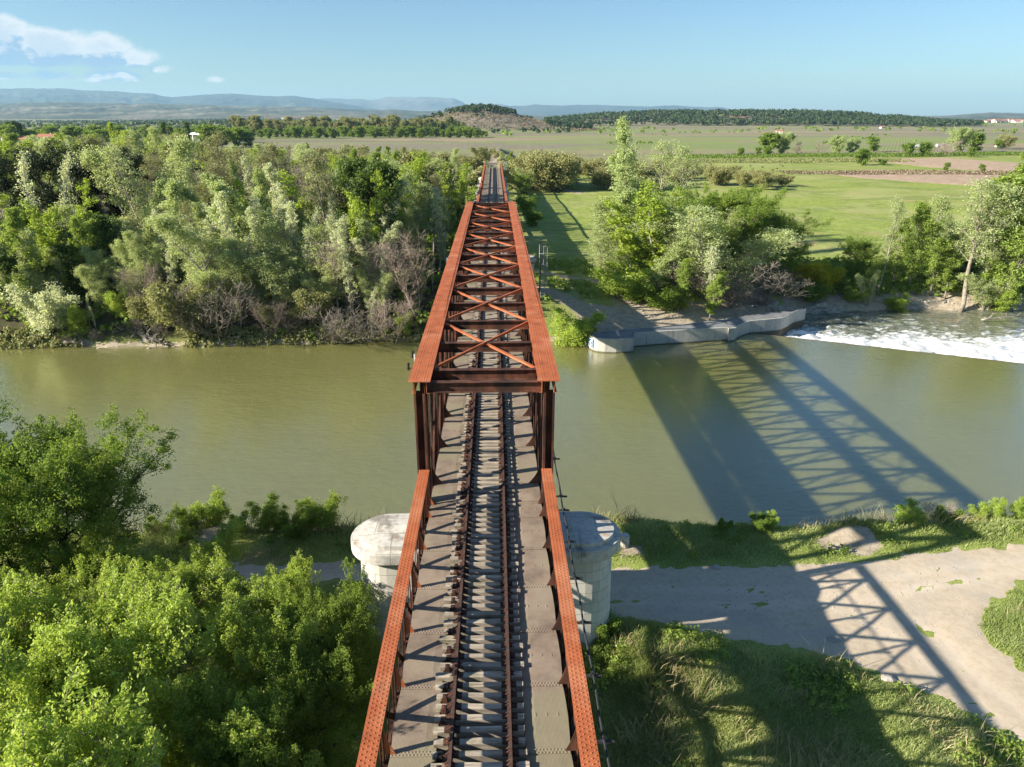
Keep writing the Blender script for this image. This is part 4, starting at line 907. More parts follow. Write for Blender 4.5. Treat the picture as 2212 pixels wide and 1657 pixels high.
    trunk = mb.build('trunk', barkmat, root, smooth=True)
    if nleaf:
        lm = MB(); tint = leaves(lm, cl, nleaf, rc, size, asp, rg, flat)
        if shoots: tint = np.r_[tint, np.clip(leaves(lm, shoot_pts, max(6, nleaf // 5), rc * .42, size, asp, rg, flat, 0, 1.2) * .6 + .4, 0, 1)]
        o = lm.build('crown', leafmat, root, tint=tint)
    if twig: tw.build('twigs', barkmat, root)
    return root
TREES = {}
def proto(key, name, **k):
    r = make_tree(name, k.pop('leaf'), k.pop('bark'), **k); TREES.setdefault(key, []).append(r); return r
used = set(); WID = dict(silver=1.9, stem=1.8, sgreen=2.0,  green=2.9, willow=3.8, dark=3.6, lime=3.0, sparse=3.8, barebud=4.0, bare=3.2, sbush=2.2, oscrub=3, scrub=3.2, dbush=1.7, bush=1.0, ash=4.6, pine=6, tangle=3)
rt = random.Random(11)
def plant(key, x, y, label, cat='tree', group=None, s=1.0, variant=None, z=None, rz=None, dz=0.0, sz=None):
    r = TREES[key][(variant if variant is not None else rt.randrange(len(TREES[key])))]; z = gh(x, y) + dz if z is None else z
    rz = rt.uniform(0, 2 * pi) if rz is None else rz; scl = (s, s, s * (sz or 1))
    if r.name in used: o = dup(r, (x, y, z), rz, scl, label, group)
    else:
        o = r; used.add(r.name); o.location = (x, y, z); o.rotation_euler = (0, 0, rz); o.scale = scl; o['label'] = label
    o.rotation_euler = (rt.gauss(0, .045), rt.gauss(0, .045), rz) if cat == 'tree' else (0, 0, rz)
    if group: o['group'] = group
    o['category'] = cat; return o
LF = LEAF
for i in range(5): proto('elder', 'box_elder_tree', leaf=LF['elder'], bark=M['bark_grey'], seed=20 + i, H=6.2, W=2.9, f0=.15, prof='oval', nb=20, ns=6, stems=3, nleaf=84, rc=.26, size=.042, asp=.5, tr=.12, extra=170, spread=.35, elev=.6, flat=.08, twig=1, shoots=170)
for i in range(2): proto('ash', 'ash_tree', leaf=LF['ash'], bark=M['bark_dark'], seed=40 + i, H=7.6, W=5.0, f0=.14, prof='oval', nb=40, ns=9, nleaf=105, rc=.38, size=.055, asp=.5, tr=.22, extra=420, elev=.22, flat=.1, shoots=120)
for i in range(5): proto('silver', 'silver_poplar', leaf=LF['silver'], bark=M['bark_pale'], seed=60 + i, H=13, W=1.9, f0=.2, prof='column', nb=30, ns=3, nleaf=20, rc=.34, size=.085, asp=.8, tr=.14, elev=.95, clump_keep=.9, twig=1)
for i in range(3): proto('stem', 'slender_pale_poplar', leaf=LF['silver'], bark=M['bark_pale'], seed=65 + i, H=13, W=1.6, f0=.25, prof='column', nb=26, ns=3, nleaf=9, rc=.4, size=.085, asp=.8, tr=.20, elev=1.0, twig=2)
for i in range(3): proto('sgreen', 'soft_green_poplar', leaf=LF['sgreen'], bark=M['bark_grey'], seed=260 + i, H=13, W=1.9, f0=.08, prof='column', nb=36, ns=4, nleaf=26, rc=.42, size=.09, asp=.8, tr=.16, elev=.9, twig=1)
for i in range(3): proto('green', 'green_poplar', leaf=LF['green'], bark=M['bark_grey'], seed=70 + i, H=12, W=2.6, f0=.15, prof='oval', nb=30, ns=4, nleaf=40, rc=.46, size=.10, asp=.7, tr=.16, elev=.75)
for i in range(3): proto('willow', 'willow_tree', leaf=LF['willow'], bark=M['bark_pale'], seed=80 + i, H=11, W=3.2, f0=.12, prof='oval', nb=30, ns=5, stems=2, nleaf=30, rc=.55, size=.095, asp=.45, tr=.2, elev=.75, twig=1)
for i in range(3): proto('dark', 'dark_broadleaf_tree', leaf=LF['dark'], bark=M['bark_dark'], seed=90 + i, H=9, W=3.2, f0=.08, prof='oval', nb=26, ns=5, nleaf=50, rc=.55, size=.12, asp=.7, tr=.18, elev=.6)
for i in range(3): proto('lime', 'lime_green_tree', leaf=LF['lime'], bark=M['bark_pale'], seed=100 + i, H=11, W=2.4, f0=.2, prof='vase', nb=22, ns=4, stems=3, nleaf=26, rc=.42, size=.10, asp=.8, tr=.14, elev=.85, spread=.24, twig=1)
for i in range(3): proto('sparse', 'tall_sparse_poplar', leaf=LF['willow'], bark=M['bark_beige'], seed=110 + i, H=16, W=4.0, f0=.38, prof='oval', nb=20, ns=5, nleaf=18, rc=.6, size=.09, asp=.8, tr=.26, elev=.7, twig=3, clump_keep=.8)
for i in range(2): proto('bare', 'bare_tree', leaf=None, bark=M['bark_pink'], seed=120 + i, H=8.5, W=3.6, f0=.22, prof='oval', nb=24, ns=6, nleaf=0, tr=.17, elev=.7, twig=6, stems=2, spread=.3)
for i in range(2): proto('barebud', 'budding_tree', leaf=LF['olive'], bark=M['bark_grey'], seed=130 + i, H=13, W=4.2, f0=.3, prof='oval', nb=20, ns=6, nleaf=14, rc=.6, size=.08, asp=.8, tr=.24, elev=.75, twig=5)
for i in range(3): proto('pine', 'umbrella_pine', leaf=LF['pine'], bark=M['bark_dark'], seed=140 + i, H=15, W=6.0, f0=.45, prof='umbrella', nb=30, ns=7, nleaf=60, rc=.8, size=.17, asp=.4, tr=.35, elev=.15, up=.16)
for i in range(3): proto('bush', 'leafy_bush', leaf=LF['elder'], bark=M['bark_grey'], seed=150 + i, H=2.0, W=.9, f0=.05, prof='bush', nb=14, ns=4, stems=4, nleaf=44, rc=.22, size=.045, asp=.55, tr=.03, spread=.35, elev=.8)
for i in range(2): proto('dbush', 'dark_bush', leaf=LF['ash'], bark=M['bark_dark'], seed=160 + i, H=2.4, W=1.5, f0=.05, prof='bush', nb=16, ns=4, stems=4, nleaf=54, rc=.34, size=.065, asp=.6, tr=.05, spread=.5, elev=.6)
for i in range(2): proto('sbush', 'silvery_bush', leaf=LF['silver'], bark=M['bark_grey'], seed=170 + i, H=4.0, W=2.0, f0=.05, prof='bush', nb=18, ns=5, stems=5, nleaf=26, rc=.40, size=.08, asp=.6, tr=.06, spread=.5, elev=.7, twig=2)
for i in range(3): proto('scrub', 'scrub_bush', leaf=LF['russet'], bark=M['bark_grey'], seed=180 + i, H=5, W=3.2, f0=.05, prof='bush', nb=16, ns=5, stems=4, nleaf=36, rc=.7, size=.12, asp=.6, tr=.07, spread=.5, elev=.6)
for i in range(2): proto('oscrub', 'olive_green_bush', leaf=LF['olive'], bark=M['bark_grey'], seed=190 + i, H=5, W=3.0, f0=.05, prof='bush', nb=16, ns=5, stems=4, nleaf=36, rc=.6, size=.10, asp=.6, tr=.07, spread=.5, elev=.7, twig=2)
for i in range(1): proto('yellow', 'yellow_flowering_bush', leaf=LF['yellow'], bark=M['bark_grey'], seed=200 + i, H=2.6, W=2.0, f0=.05, prof='bush', nb=16, ns=5, stems=4, nleaf=50, rc=.5, size=.08, asp=.7, tr=.04, spread=.5, elev=.6)
for i in range(1): proto('tangle', 'bare_bramble', leaf=None, bark=M['bark_grey'], seed=210 + i, H=3.6, W=2.8, f0=.05, prof='bush', nb=22, ns=6, stems=5, nleaf=0, tr=.05, spread=.7, elev=.4, twig=5)
for i in range(3): proto('plane', 'round_plane_tree', leaf=LF['olive'], bark=M['bark_grey'], seed=220 + i, H=21, W=11, f0=.2, prof='oval', nb=26, ns=5, nleaf=30, rc=1.8, size=.5, asp=.8, tr=.5, elev=.5)
for i in range(2): proto('cypress', 'cypress', leaf=LF['dark'], bark=M['bark_dark'], seed=230 + i, H=11, W=1.5, f0=.03, prof='column', nb=26, ns=2, nleaf=12, rc=.7, size=.35, asp=.6, tr=.2, elev=1.1)
for i in range(3): proto('round', 'round_field_tree', leaf=LF['sgreen'], bark=M['bark_grey'], seed=245 + i, H=9, W=4.8, f0=.12, prof='oval', nb=24, ns=5, nleaf=30, rc=.9, size=.22, asp=.7, tr=.22, elev=.5)
for i in range(3): proto('farbush', 'hedgerow_tree', leaf=LF['ash'], bark=M['bark_dark'], seed=240 + i, H=9, W=5.5, f0=.08, prof='oval', nb=18, ns=5, nleaf=20, rc=1.2, size=.38, asp=.7, tr=.2, elev=.5)
for i in range(1): proto('pyramid', 'bright_poplar_column', leaf=LF['lime'], bark=M['bark_grey'], seed=250 + i, H=16, W=2.4, f0=.05, prof='column', nb=30, ns=3, nleaf=22, rc=.8, size=.30, asp=.7, tr=.25, elev=1.1)

def top_of(r):
    v = np.vstack([np.array([x.co[:] for x in list(c.data.vertices)[::23]]) for c in r.children if len(c.data.vertices) > 23]); z_ = v[:, 2].max(); k = v[:, 2] > z_ * .93; return (float(z_), float(v[k, 0].mean()), float(v[k, 1].mean()))
HT = {k: [top_of(r) for r in l] for k, l in TREES.items()}
def at_base(u, v, z=3.7): return P(u, v, z)
def top_scale(key, variant_h, x, y, v_top):
    """scale so that a tree at (x, y) reaches image row v_top"""
    zc = (y * cos(PITCH)) ; dy = v_top - 254.0; K = FPX / cos(PITCH); h = dy * zc / (K - dy * sin(PITCH)) ; zt = 25 - h
    return max(.2, (zt - gh(x, y)) / variant_h)
def planted(key, H0, u, y, vtop, label, cat='tree', group=None, variant=None, wide=1.0, rz=None):
    variant = rt.randrange(len(TREES[key])) if variant is None else variant % len(TREES[key]); H0, ox_, oy_ = HT[key][variant]; rz = rt.uniform(0, 2 * pi) if rz is None else rz
    """tree standing y metres away whose top reaches row vtop at column u"""
    zt = 25 - (lambda dy: dy * (y * cos(PITCH)) / (FPX / cos(PITCH) - dy * sin(PITCH)))(vtop - 254.0)
    x, _ = PY(u, vtop, y)
    s = max(.15, (zt - 3.7) / H0); rad = WID.get(key, 2) * s * wide
    rad = rad + .8 * math.hypot(ox_, oy_) * s * wide * (abs(x) < 14)
    if 60 < y < 239 and abs(x) < 4.6 + rad: x = math.copysign(4.6 + rad, x if abs(x) > .3 else u - 1062)
    g = gh(x, y); s = max(.15, (zt - g) / H0); x -= (ox_ * cos(rz) - oy_ * sin(rz)) * s * wide * .8; return plant(key, x, y, label, cat, group, s * wide, variant, sz=1 / wide, rz=rz)   # noqa

# foreground box elders, lower left
fg = [(-7.8, 24.0, 3.9, 'near the pier, reaching up beside the pale shaft'), (-9.2, 24.6, 5.6, 'standing second from the pier behind the front crowns'), (-12.6, 25.6, 5.4, 'between the track and the darker ash tree'), (-16.6, 25.2, 5.8, 'left of the sandy track, in the second row'),
      (-7.9, 20.6, 5.6, 'shaded by its neighbours close under the left girder'), (-10.8, 20.6, 7.1, 'in the middle of the foreground thicket'), (-14.6, 21.0, 6.9, 'left of the middle of the foreground thicket'), (-19.2, 22.0, 6.6, 'at the far left edge of the foreground thicket'),
      (-7.4, 16.6, 6.8, 'pale-topped, at the bottom beside the left girder'), (-9.4, 16.0, 8.6, 'tallest, at the bottom of the thicket'), (-13.2, 16.8, 8.8, 'broad-crowned at the bottom left'), (-17.0, 17.6, 8.6, 'at the bottom left corner'), (-8.4, 12.2, 8.6, 'under the lower edge of the view by the girder'), (-10.6, 11.8, 9.8, 'at the very bottom of the view'), (-20.5, 18.5, 8.0, 'cut by the left edge of the view')]
for i, (x, y, h, lb) in enumerate(fg): plant('elder', x, y, 'bright green box elder ' + lb, s=h / 6.9, variant=i % 5, group='box elders in the foreground thicket')
plant('ash', -18.8, 27.6, 'large dark green ash tree with spreading crown on the near bank', s=1.0, variant=0, rz=.4)
plant('ash', -24.6, 28.0, 'tall dark green ash tree cut by the left edge of the photo', s=1.08, variant=1, rz=2)
plant('ash', -22.0, 24.6, 'lower ash tree between the two large ones at the left', s=.8, variant=0, rz=4)
for i, (x, y, h, lb) in enumerate([(-5.9, 23.0, 2.8, 'beside the pier foot'), (-5.6, 20.4, 4.6, 'under the left girder, second from the pier'), (-5.7, 17.4, 5.0, 'under the left girder at the middle of the thicket'), (-5.6, 14.4, 5.2, 'under the left girder near the bottom of the view')]):
    plant('ash', x, y, 'deep green leafy shrub ' + lb, 'shrub', None, h / 8.6, i % 2, sz=1.15)
# near bank bushes by the water: (u, v of base, scale, label)
for k, (u, v, s, key, lb) in enumerate([(345, 1148, .9, 'bush', 'leafy bush under the edge of the large ash tree'), (415, 1158, .95, 'bush', 'bright leafy bush beside the left sand hump'), (468, 1150, 1.15, 'bush', 'tallest leafy bush right of the ash tree'), (575, 1150, 1.1, 'bush', 'leafy bush in the middle of the left near bank'),
        (612, 1150, .85, 'bush', 'round leafy bush between two taller ones on the near bank'), (665, 1152, .95, 'bush', 'leafy bush left of the upright bush by the pier'), (702, 1150, 1.25, 'bush', 'upright leafy bush nearest the pier on its left'), (640, 1170, .6, 'dbush', 'low dark bush on the left near bank'), (520, 1165, .5, 'dbush', 'small dark bush behind the left sand hump'), (815, 1118, .55, 'bush', 'small shoot growing behind the pier cap'), (845, 1118, .4, 'bush', 'low shoot behind the pier by the girder'),
        (1643, 1148, .42, 'dbush', 'small dark bush on the right bank edge'), (1665, 1142, .5, 'bush', 'small bright bush beside the dark one on the right bank'), (1560, 1150, .3, 'dbush', 'tiny dark shrub on the right bank edge'), (1945, 1122, .95, 'bush', 'upright pale green bush by the water right of the sand hump'), (2040, 1125, .6, 'dbush', 'dark bush beside the bare shrub at the water'), (2105, 1120, .55, 'bush', 'low green bush near the right edge by the water'),
        (2148, 1120, .75, 'bush', 'green bush at the right edge by the water'), (2200, 1122, .7, 'bush', 'green bush cut by the right edge by the water'), (400, 1185, .5, 'bush', 'small sunlit bush under the ash tree'), (1300, 1385, .5, 'dbush', 'scrubby dark bush at the foot of the pier'), (820, 1090, .5, 'bush', 'slim shoot by the water behind the pier')]):
    x, y = P(u, v, GZ + .1); plant(key, x, min(y, near_edge(np.array([x]))[0] + .7), lb, 'bush', None, s * (.78 if x < 0 else .9))
x, y = P(2022, 1118, GZ); plant('bare', x, y, 'small pale bare shrub by the water at the right', 'shrub', None, .24)

# left bank forest -------------------------------------------------------------
grp = {'tangle': 'bare brushwood thicket at the foot of the wood left of the bridge', 'stem': 'slender whitish-stemmed poplar in the riverside wood left of the bridge', 'sgreen': 'soft green upright poplar in the riverside wood left of the bridge', 'silver': 'pale silvery poplar in the riverside wood left of the bridge', 'green': 'green poplar in the riverside wood left of the bridge', 'willow': 'soft green willow in the riverside wood left of the bridge', 'dark': 'dark green broadleaf tree in the riverside wood left of the bridge',
       'lime': 'yellow-green tree in the riverside wood left of the bridge', 'sparse': 'tall pale-stemmed sparse tree in the wood left of the bridge', 'barebud': 'budding dark-limbed tree in the wood left of the bridge', 'bare': 'bare twiggy tree in the wood left of the bridge', 'sbush': 'silvery bush in the wood left of the bridge', 'oscrub': 'olive green bush in the wood left of the bridge', 'dbush': 'dark bush on the far left bank'}
H0 = dict(stem=13, sgreen=13, silver=13, green=12, willow=11, dark=9, lime=11, sparse=16, bare=8.5, barebud=13, pine=15, sbush=4, oscrub=5, scrub=5, dbush=2.4, bush=2, plane=21, cypress=11, round=9, farbush=9, pyramid=16, yellow=2.6, tangle=3.6, ash=8.6, elder=6.2)
def forest(key, u, y, vt, **k):
    k.setdefault('variant', None)
    return _forest(key, u, y, vt, **k)
def _forest(key, u, y, vt, **k): return planted(key, H0[key], u, y, vt, k.pop('label', grp.get(key, '')), k.pop('cat', 'tree'), k.pop('group', 'riverside wood: ' + key), **k)
hero = [('bare', 905, 84.5, 492, 'pale pinkish bare tree beside the bridge at the far water edge'), ('bush', 880, 82.5, 672, 'bright green bush at the water beside the bare tree'), ('barebud', 680, 96, 318, 'large budding tree with dark forked limbs above the silvery poplars'),
        ('dark', 745, 103, 338, 'dark green tree, left of a dark pair near the bridge'), ('dark', 815, 102, 340, 'dark green tree, right of a dark pair near the bridge'), ('lime', 800, 92, 372, 'narrow bright yellow-green poplar left of the bridge'),
        ('silver', 520, 84.5, 452, 'silvery poplar at the water, left of the densest clump'), ('silver', 430, 85, 405, 'tallest silvery poplar at the water in the left wood'), ('sparse', 268, 103, 300, 'leaning tree with a bright white forked trunk before the pines'), ('stem', 110, 99, 318, 'pale leaning bare-stemmed tree before the dark pines'), ('stem', 40, 98, 322, 'pale-stemmed sparse tree at the left edge before the pines'),
        ('willow', 345, 108, 285, 'pale feathery tall tree right of the dark pines'), ('lime', 120, 90, 388, 'light green tree with ivy-dark trunk in front of the pines'), ('sbush', 45, 81.5, 600, 'grey-green willow bush over the water at the left edge'), ('bush', 155, 81.3, 648, 'small bright bush at the water left of the driftwood'), ('stem', 192, 81.8, 655, 'small dull bush at the water beside the driftwood'),
        ('silver', 735, 84, 470, 'whitish leaning poplar beside the bare tree'), ('barebud', 470, 125, 278, 'dark-limbed leafless tree with upswept branches in the left wood'), ('barebud', 600, 130, 300, 'thin dark-limbed leafless tree behind the silvery poplars'), ('bare', 310, 83.5, 560, 'tangled bare pinkish tree above the driftwood'), ('bush', 258, 84, 615, 'bright green bush above the driftwood'), ('green', 10, 84, 445, 'fresh green tree at the left edge over the water')]
for u, y, s_, lb in [(212, 80.9, .5, 'small bare brushwood tangle left of the driftwood'), (300, 81.6, .6, 'bare brushwood tangle behind the driftwood'), (352, 81.2, .55, 'bare brushwood tangle right of the driftwood'), (150, 80.6, .5, 'grey brushwood by the small bushes at the far left shore')]:
    x, _ = PY(u, 740, y); plant('tangle', x, y, lb, 'shrub', None, s_)
for k_, u, y, vt, lb in hero: forest(k_, u, y, vt, label=lb, group=None)
for k, (u, y, vt) in enumerate([(-60, 112, 302), (10, 110, 306), (75, 108, 302), (135, 107, 300), (190, 109, 302), (232, 112, 308)]): planted('pine', 15, u, y, vt, 'dark umbrella pine, %s in the row behind the left wood' % ['first', 'second', 'third', 'fourth', 'fifth', 'front one'][k], variant=k % 3, wide=1.0)
def row(n, y0, y1, u0, u1, vt, kinds, jit=22, wide=1.0, grpn=None):
    for i in range(n):
        u = u0 + (u1 - u0) * (i + rt.uniform(.1, .9)) / n
        if y1 < 84 and 190 < u < 350: continue
        y = rt.uniform(y0, y1); v = np.interp(u, [p[0] for p in vt], [p[1] for p in vt]) + rt.uniform(-jit, jit); forest(rt.choice(kinds), u, y, v, wide=wide * rt.uniform(.8, 1.5))
row(20, 80.9, 82.8, 30, 860, [(0, 665), (120, 640), (260, 650), (340, 620), (860, 640)], ['bare', 'oscrub', 'stem', 'bare', 'willow', 'stem', 'sgreen', 'tangle'], 38)
row(27, 83, 87, 330, 860, [(330, 560), (380, 520), (450, 470), (560, 500), (700, 510), (860, 600)], ['silver', 'willow', 'stem', 'silver', 'stem', 'willow', 'sgreen', 'bare'], 45)
row(12, 84, 89, -20, 330, [(0, 480), (90, 540), (200, 520), (330, 560)], ['green', 'dark', 'willow', 'sgreen'], 40)
row(22, 88, 95, 300, 960, [(300, 470), (400, 415), (560, 420), (700, 430), (860, 480), (960, 560)], ['silver', 'stem', 'willow', 'sgreen', 'stem', 'barebud', 'silver'], 30)
row(10, 89, 95, -30, 300, [(0, 485), (100, 440), (200, 470), (300, 455)], ['green', 'willow', 'dark', 'lime'], 25)
row(22, 98, 112, 280, 990, [(280, 400), (450, 380), (640, 360), (850, 370), (990, 420)], ['silver', 'willow', 'sgreen', 'stem', 'sgreen', 'lime', 'sparse'], 20)
row(20, 112, 132, 270, 1005, [(270, 350), (450, 340), (700, 340), (900, 345), (1005, 370)], ['willow', 'sgreen', 'barebud', 'barebud', 'stem', 'lime', 'bare'], 15)
row(9, 95, 101, -40, 280, [(0, 455), (280, 455)], ['barebud', 'dark', 'barebud', 'bare', 'stem'], 20)
row(26, 132, 165, 240, 1015, [(240, 322), (600, 322), (900, 330), (1015, 345)], ['willow', 'lime', 'oscrub', 'green', 'barebud'], 10)
row(16, 160, 215, -60, 430, [(-60, 296), (200, 288), (330, 270), (395, 300), (430, 312)], ['willow', 'willow', 'barebud', 'lime'], 8)
row(22, 165, 230, 350, 1020, [(350, 300), (600, 312), (1020, 335)], ['willow', 'oscrub', 'green', 'bare', 'barebud'], 7)
row(34, 230, 360, -60, 1020, [(-60, 287), (380, 292), (405, 314), (545, 314), (600, 308), (1020, 322)], ['willow', 'oscrub', 'green', 'barebud'], 5)
forest('pyramid', 236, 420, 265, label='bright green poplar column at the left among the far trees', group=None)

# right of the bridge on the far bank ------------------------------------------
RB = 'on the far bank right of the bridge'
right = [('bush', 1222, 80.6, 668, 1.5, 'bright willow bush at the water between bridge and quay', 'bush'), ('bush', 1254, 81.6, 694, 1.2, 'second smaller willow bush beside the quay nose', 'bush'),
         ('sgreen', 1355, 110, 248, .9, 'very tall narrow silver-green poplar rising above the others', 'tree'), ('sgreen', 1330, 113, 330, 1.9, 'lower silver-green poplar beside the very tall one', 'tree'), ('sgreen', 1375, 115, 340, 1.8, 'silver-green poplar behind the very tall one', 'tree'), ('willow', 1315, 102, 430, 1.6, 'soft green tree at the left of the group right of the bridge', 'tree'), ('willow', 1290, 98, 490, 1.6, 'drooping pale green tree nearest the bridge shadow', 'tree'),
         ('lime', 1415, 94, 400, 1.8, 'bright lime green tree with forked orange-tinted limbs', 'tree'), ('lime', 1465, 97, 405, 1.5, 'second lime green tree behind the forked one', 'tree'), ('sparse', 1445, 128, 300, 1.3, 'pale grey tree with white limbs behind the lime tree', 'tree'), ('sparse', 1490, 122, 310, 1.2, 'sparse grey-limbed tree right of the very tall poplar', 'tree'),
         ('willow', 1510, 92, 425, 1.7, 'grey-green willow in the middle of the right group', 'tree'), ('willow', 1550, 95, 440, 1.5, 'grey-green willow right of the middle', 'tree'), ('silver', 1530, 88, 520, 1.6, 'small silvery tree over the quay', 'tree'), ('green', 1480, 87, 560, 1.3, 'green tree at the top of the sandy slope', 'tree'), ('green', 1560, 86, 590, 1.4, 'leafy green tree leaning over the quay', 'tree'),
         ('ash', 1600, 98, 400, 1.3, 'broad olive-green tree at the right of the group', 'tree'), ('ash', 1655, 102, 440, 1.2, 'dark rounded tree at the right end of the group', 'tree'), ('tangle', 1600, 92, 560, 1.8, 'dark bare bramble thicket beneath the broad tree', 'shrub'), ('tangle', 1645, 95, 560, 1.7, 'dark bare bramble right of the thicket', 'shrub'), ('tangle', 1575, 90, 600, 1.2, 'low dark bramble behind the quay', 'shrub'),
         ('dark', 1500, 99, 480, 1.1, 'dark tree hidden among the right group', 'tree'), ('dark', 1400, 100, 520, 1.0, 'dark undergrowth tree behind the lime tree', 'tree'), ('bush', 1378, 90, 610, 1.6, 'low green bush beside the sandy fan of the path', 'bush'), ('bush', 1340, 92, 572, 2.0, 'bush on the left below the soft green tree', 'bush'), ('dbush', 1430, 88, 615, 1.4, 'dark low bush behind the sandy slope', 'bush'),
         ('yellow', 1750, 103, 562, 1.0, 'yellow flowering bush between the two tree groups', 'bush'), ('yellow', 1790, 102, 570, 1.0, 'second yellow flowering bush nearer the right trees', 'bush'), ('yellow', 1722, 104, 572, .8, 'small yellow flowering bush nearest the broad tree', 'bush'), ('dbush', 1690, 100, 600, 1.2, 'dark bush above the rock slope', 'bush'), ('dbush', 1760, 99.5, 612, 1.2, 'dark green bush on top of the stone bank', 'bush'), ('dbush', 1830, 101, 600, 1.3, 'dark bush at the left foot of the right group', 'bush'),
         ('ash', 1862, 104, 512, 1.0, 'small dark tree at the left of the right-hand group', 'tree'), ('sparse', 1935, 101, 420, .75, 'slender white-trunked tree in the right-hand group', 'tree'), ('green', 1985, 103, 438, 1.25, 'pointed fresh green tree in the right-hand group', 'tree'), ('green', 2020, 101, 470, 1.3, 'second fresh green tree in the right-hand group', 'tree'), ('green', 1900, 100, 560, 1.5, 'low fresh green tree over the gravel bank', 'tree'),
         ('green', 2050, 100, 530, 1.4, 'dense green tree above the gravel spit', 'tree'), ('willow', 2075, 106, 420, 1.1, 'greyish willow behind the right-hand group', 'tree'), ('sparse', 2135, 97.6, 385, 1.3, 'large tree with pale forked trunk at the rapids near the right edge', 'tree'), ('willow', 2150, 102, 385, 1.3, 'pale green tree behind the forked trunk', 'tree'), ('green', 2200, 100, 375, 1.5, 'bright green tree at the right edge', 'tree'), ('green', 2235, 97.5, 420, 1.3, 'leafy tree cut by the right edge', 'tree'),
         ('willow', 2190, 98, 560, 1.5, 'low pale green tree over the water at the right edge', 'tree'), ('dark', 2100, 103, 560, 1.2, 'dark undergrowth tree left of the forked trunk', 'tree'), ('bush', 1955, 98.2, 640, 1.6, 'bush on the gravel at the water in the right-hand group', 'bush'), ('bush', 2165, 97.6, 630, 1.5, 'bush at the root of the forked trunk', 'bush'), ('willow', 1895, 98.8, 585, .8, 'thin pale leaning tree at the end of the stone bank', 'tree'), ('bush', 1840, 99.5, 618, 1.6, 'bright bush on the end of the stone bank', 'bush'), ('green', 2245, 104, 350, 1.3, 'dark tall tree beyond the right edge', 'tree')]
right += [('sgreen', 1298, 106, 445, 1.6, 'soft green poplar at the left shoulder of the right group', 'tree'), ('sgreen', 1345, 104, 400, 1.8, 'soft green poplar under the very tall one', 'tree'), ('sgreen', 1440, 103, 420, 1.8, 'soft green poplar between the two lime trees', 'tree'), ('willow', 1580, 103, 430, 1.5, 'grey-green willow behind the broad olive-green tree', 'tree'), ('green', 1370, 95, 500, 1.5, 'fresh green tree below the forked lime tree', 'tree'), ('sgreen', 1460, 90, 520, 1.6, 'low soft green poplar above the sandy slope', 'tree'),
          ('green', 1960, 104, 475, 1.6, 'broad fresh green tree behind the slender white trunk', 'tree'), ('sgreen', 2100, 104, 430, 1.5, 'soft green poplar left of the forked trunk', 'tree')]
for key, u, y, vt, wd, lb, cat in right: planted(key, H0[key], u, y, vt, lb, cat, None, None, wd)
# scrub belt behind, and the greenery round the far abutment
for i in range(110):
    u = 1110 + 590 * (i + rt.uniform(0, 1)) / 110; y = rt.uniform(225, 340); v = np.interp(u, [1110, 1300, 1500, 1700], [330, 345, 355, 372]) + rt.uniform(-8, 10); key = rt.choice(['scrub', 'scrub', 'oscrub', 'scrub', 'barebud'])
    planted(key, 5, u, y, v, {'scrub': 'brownish scrub bush in the belt across the meadow', 'oscrub': 'olive green bush in the scrub belt across the meadow', 'barebud': 'budding small tree in the scrub belt across the meadow'}[key], 'bush', 'scrub belt: ' + key, wide=1.3)
for i, (u, y, v, key) in enumerate([(1090, 232, 350, 'ash'), (1120, 215, 372, 'ash'), (1150, 222, 352, 'willow'), (1105, 250, 330, 'green'), (1140, 262, 328, 'ash'), (1085, 262, 322, 'willow'), (1165, 240, 362, 'dark'), (1050, 270, 322, 'oscrub'), (1030, 262, 322, 'oscrub'), (1010, 232, 352, 'willow'), (990, 205, 368, 'green'), (1000, 180, 385, 'green'), (965, 165, 395, 'green'), (985, 140, 430, 'dark'), (975, 120, 460, 'green'), (1130, 190, 402, 'dark'), (1118, 170, 420, 'dbush'), (1130, 150, 452, 'dbush'), (1015, 248, 338, 'scrub'), (1068, 300, 322, 'scrub'), (1066, 330, 318, 'oscrub')]):
    planted(key, H0[key], u, y, v, '%s tree or bush beside the far end of the bridge' % {'ash': 'dark leafy', 'willow': 'pale green', 'green': 'fresh green', 'dark': 'deep green', 'oscrub': 'olive', 'dbush': 'low dark', 'scrub': 'brownish'}[key], 'tree', 'greenery round the far abutment: ' + key)
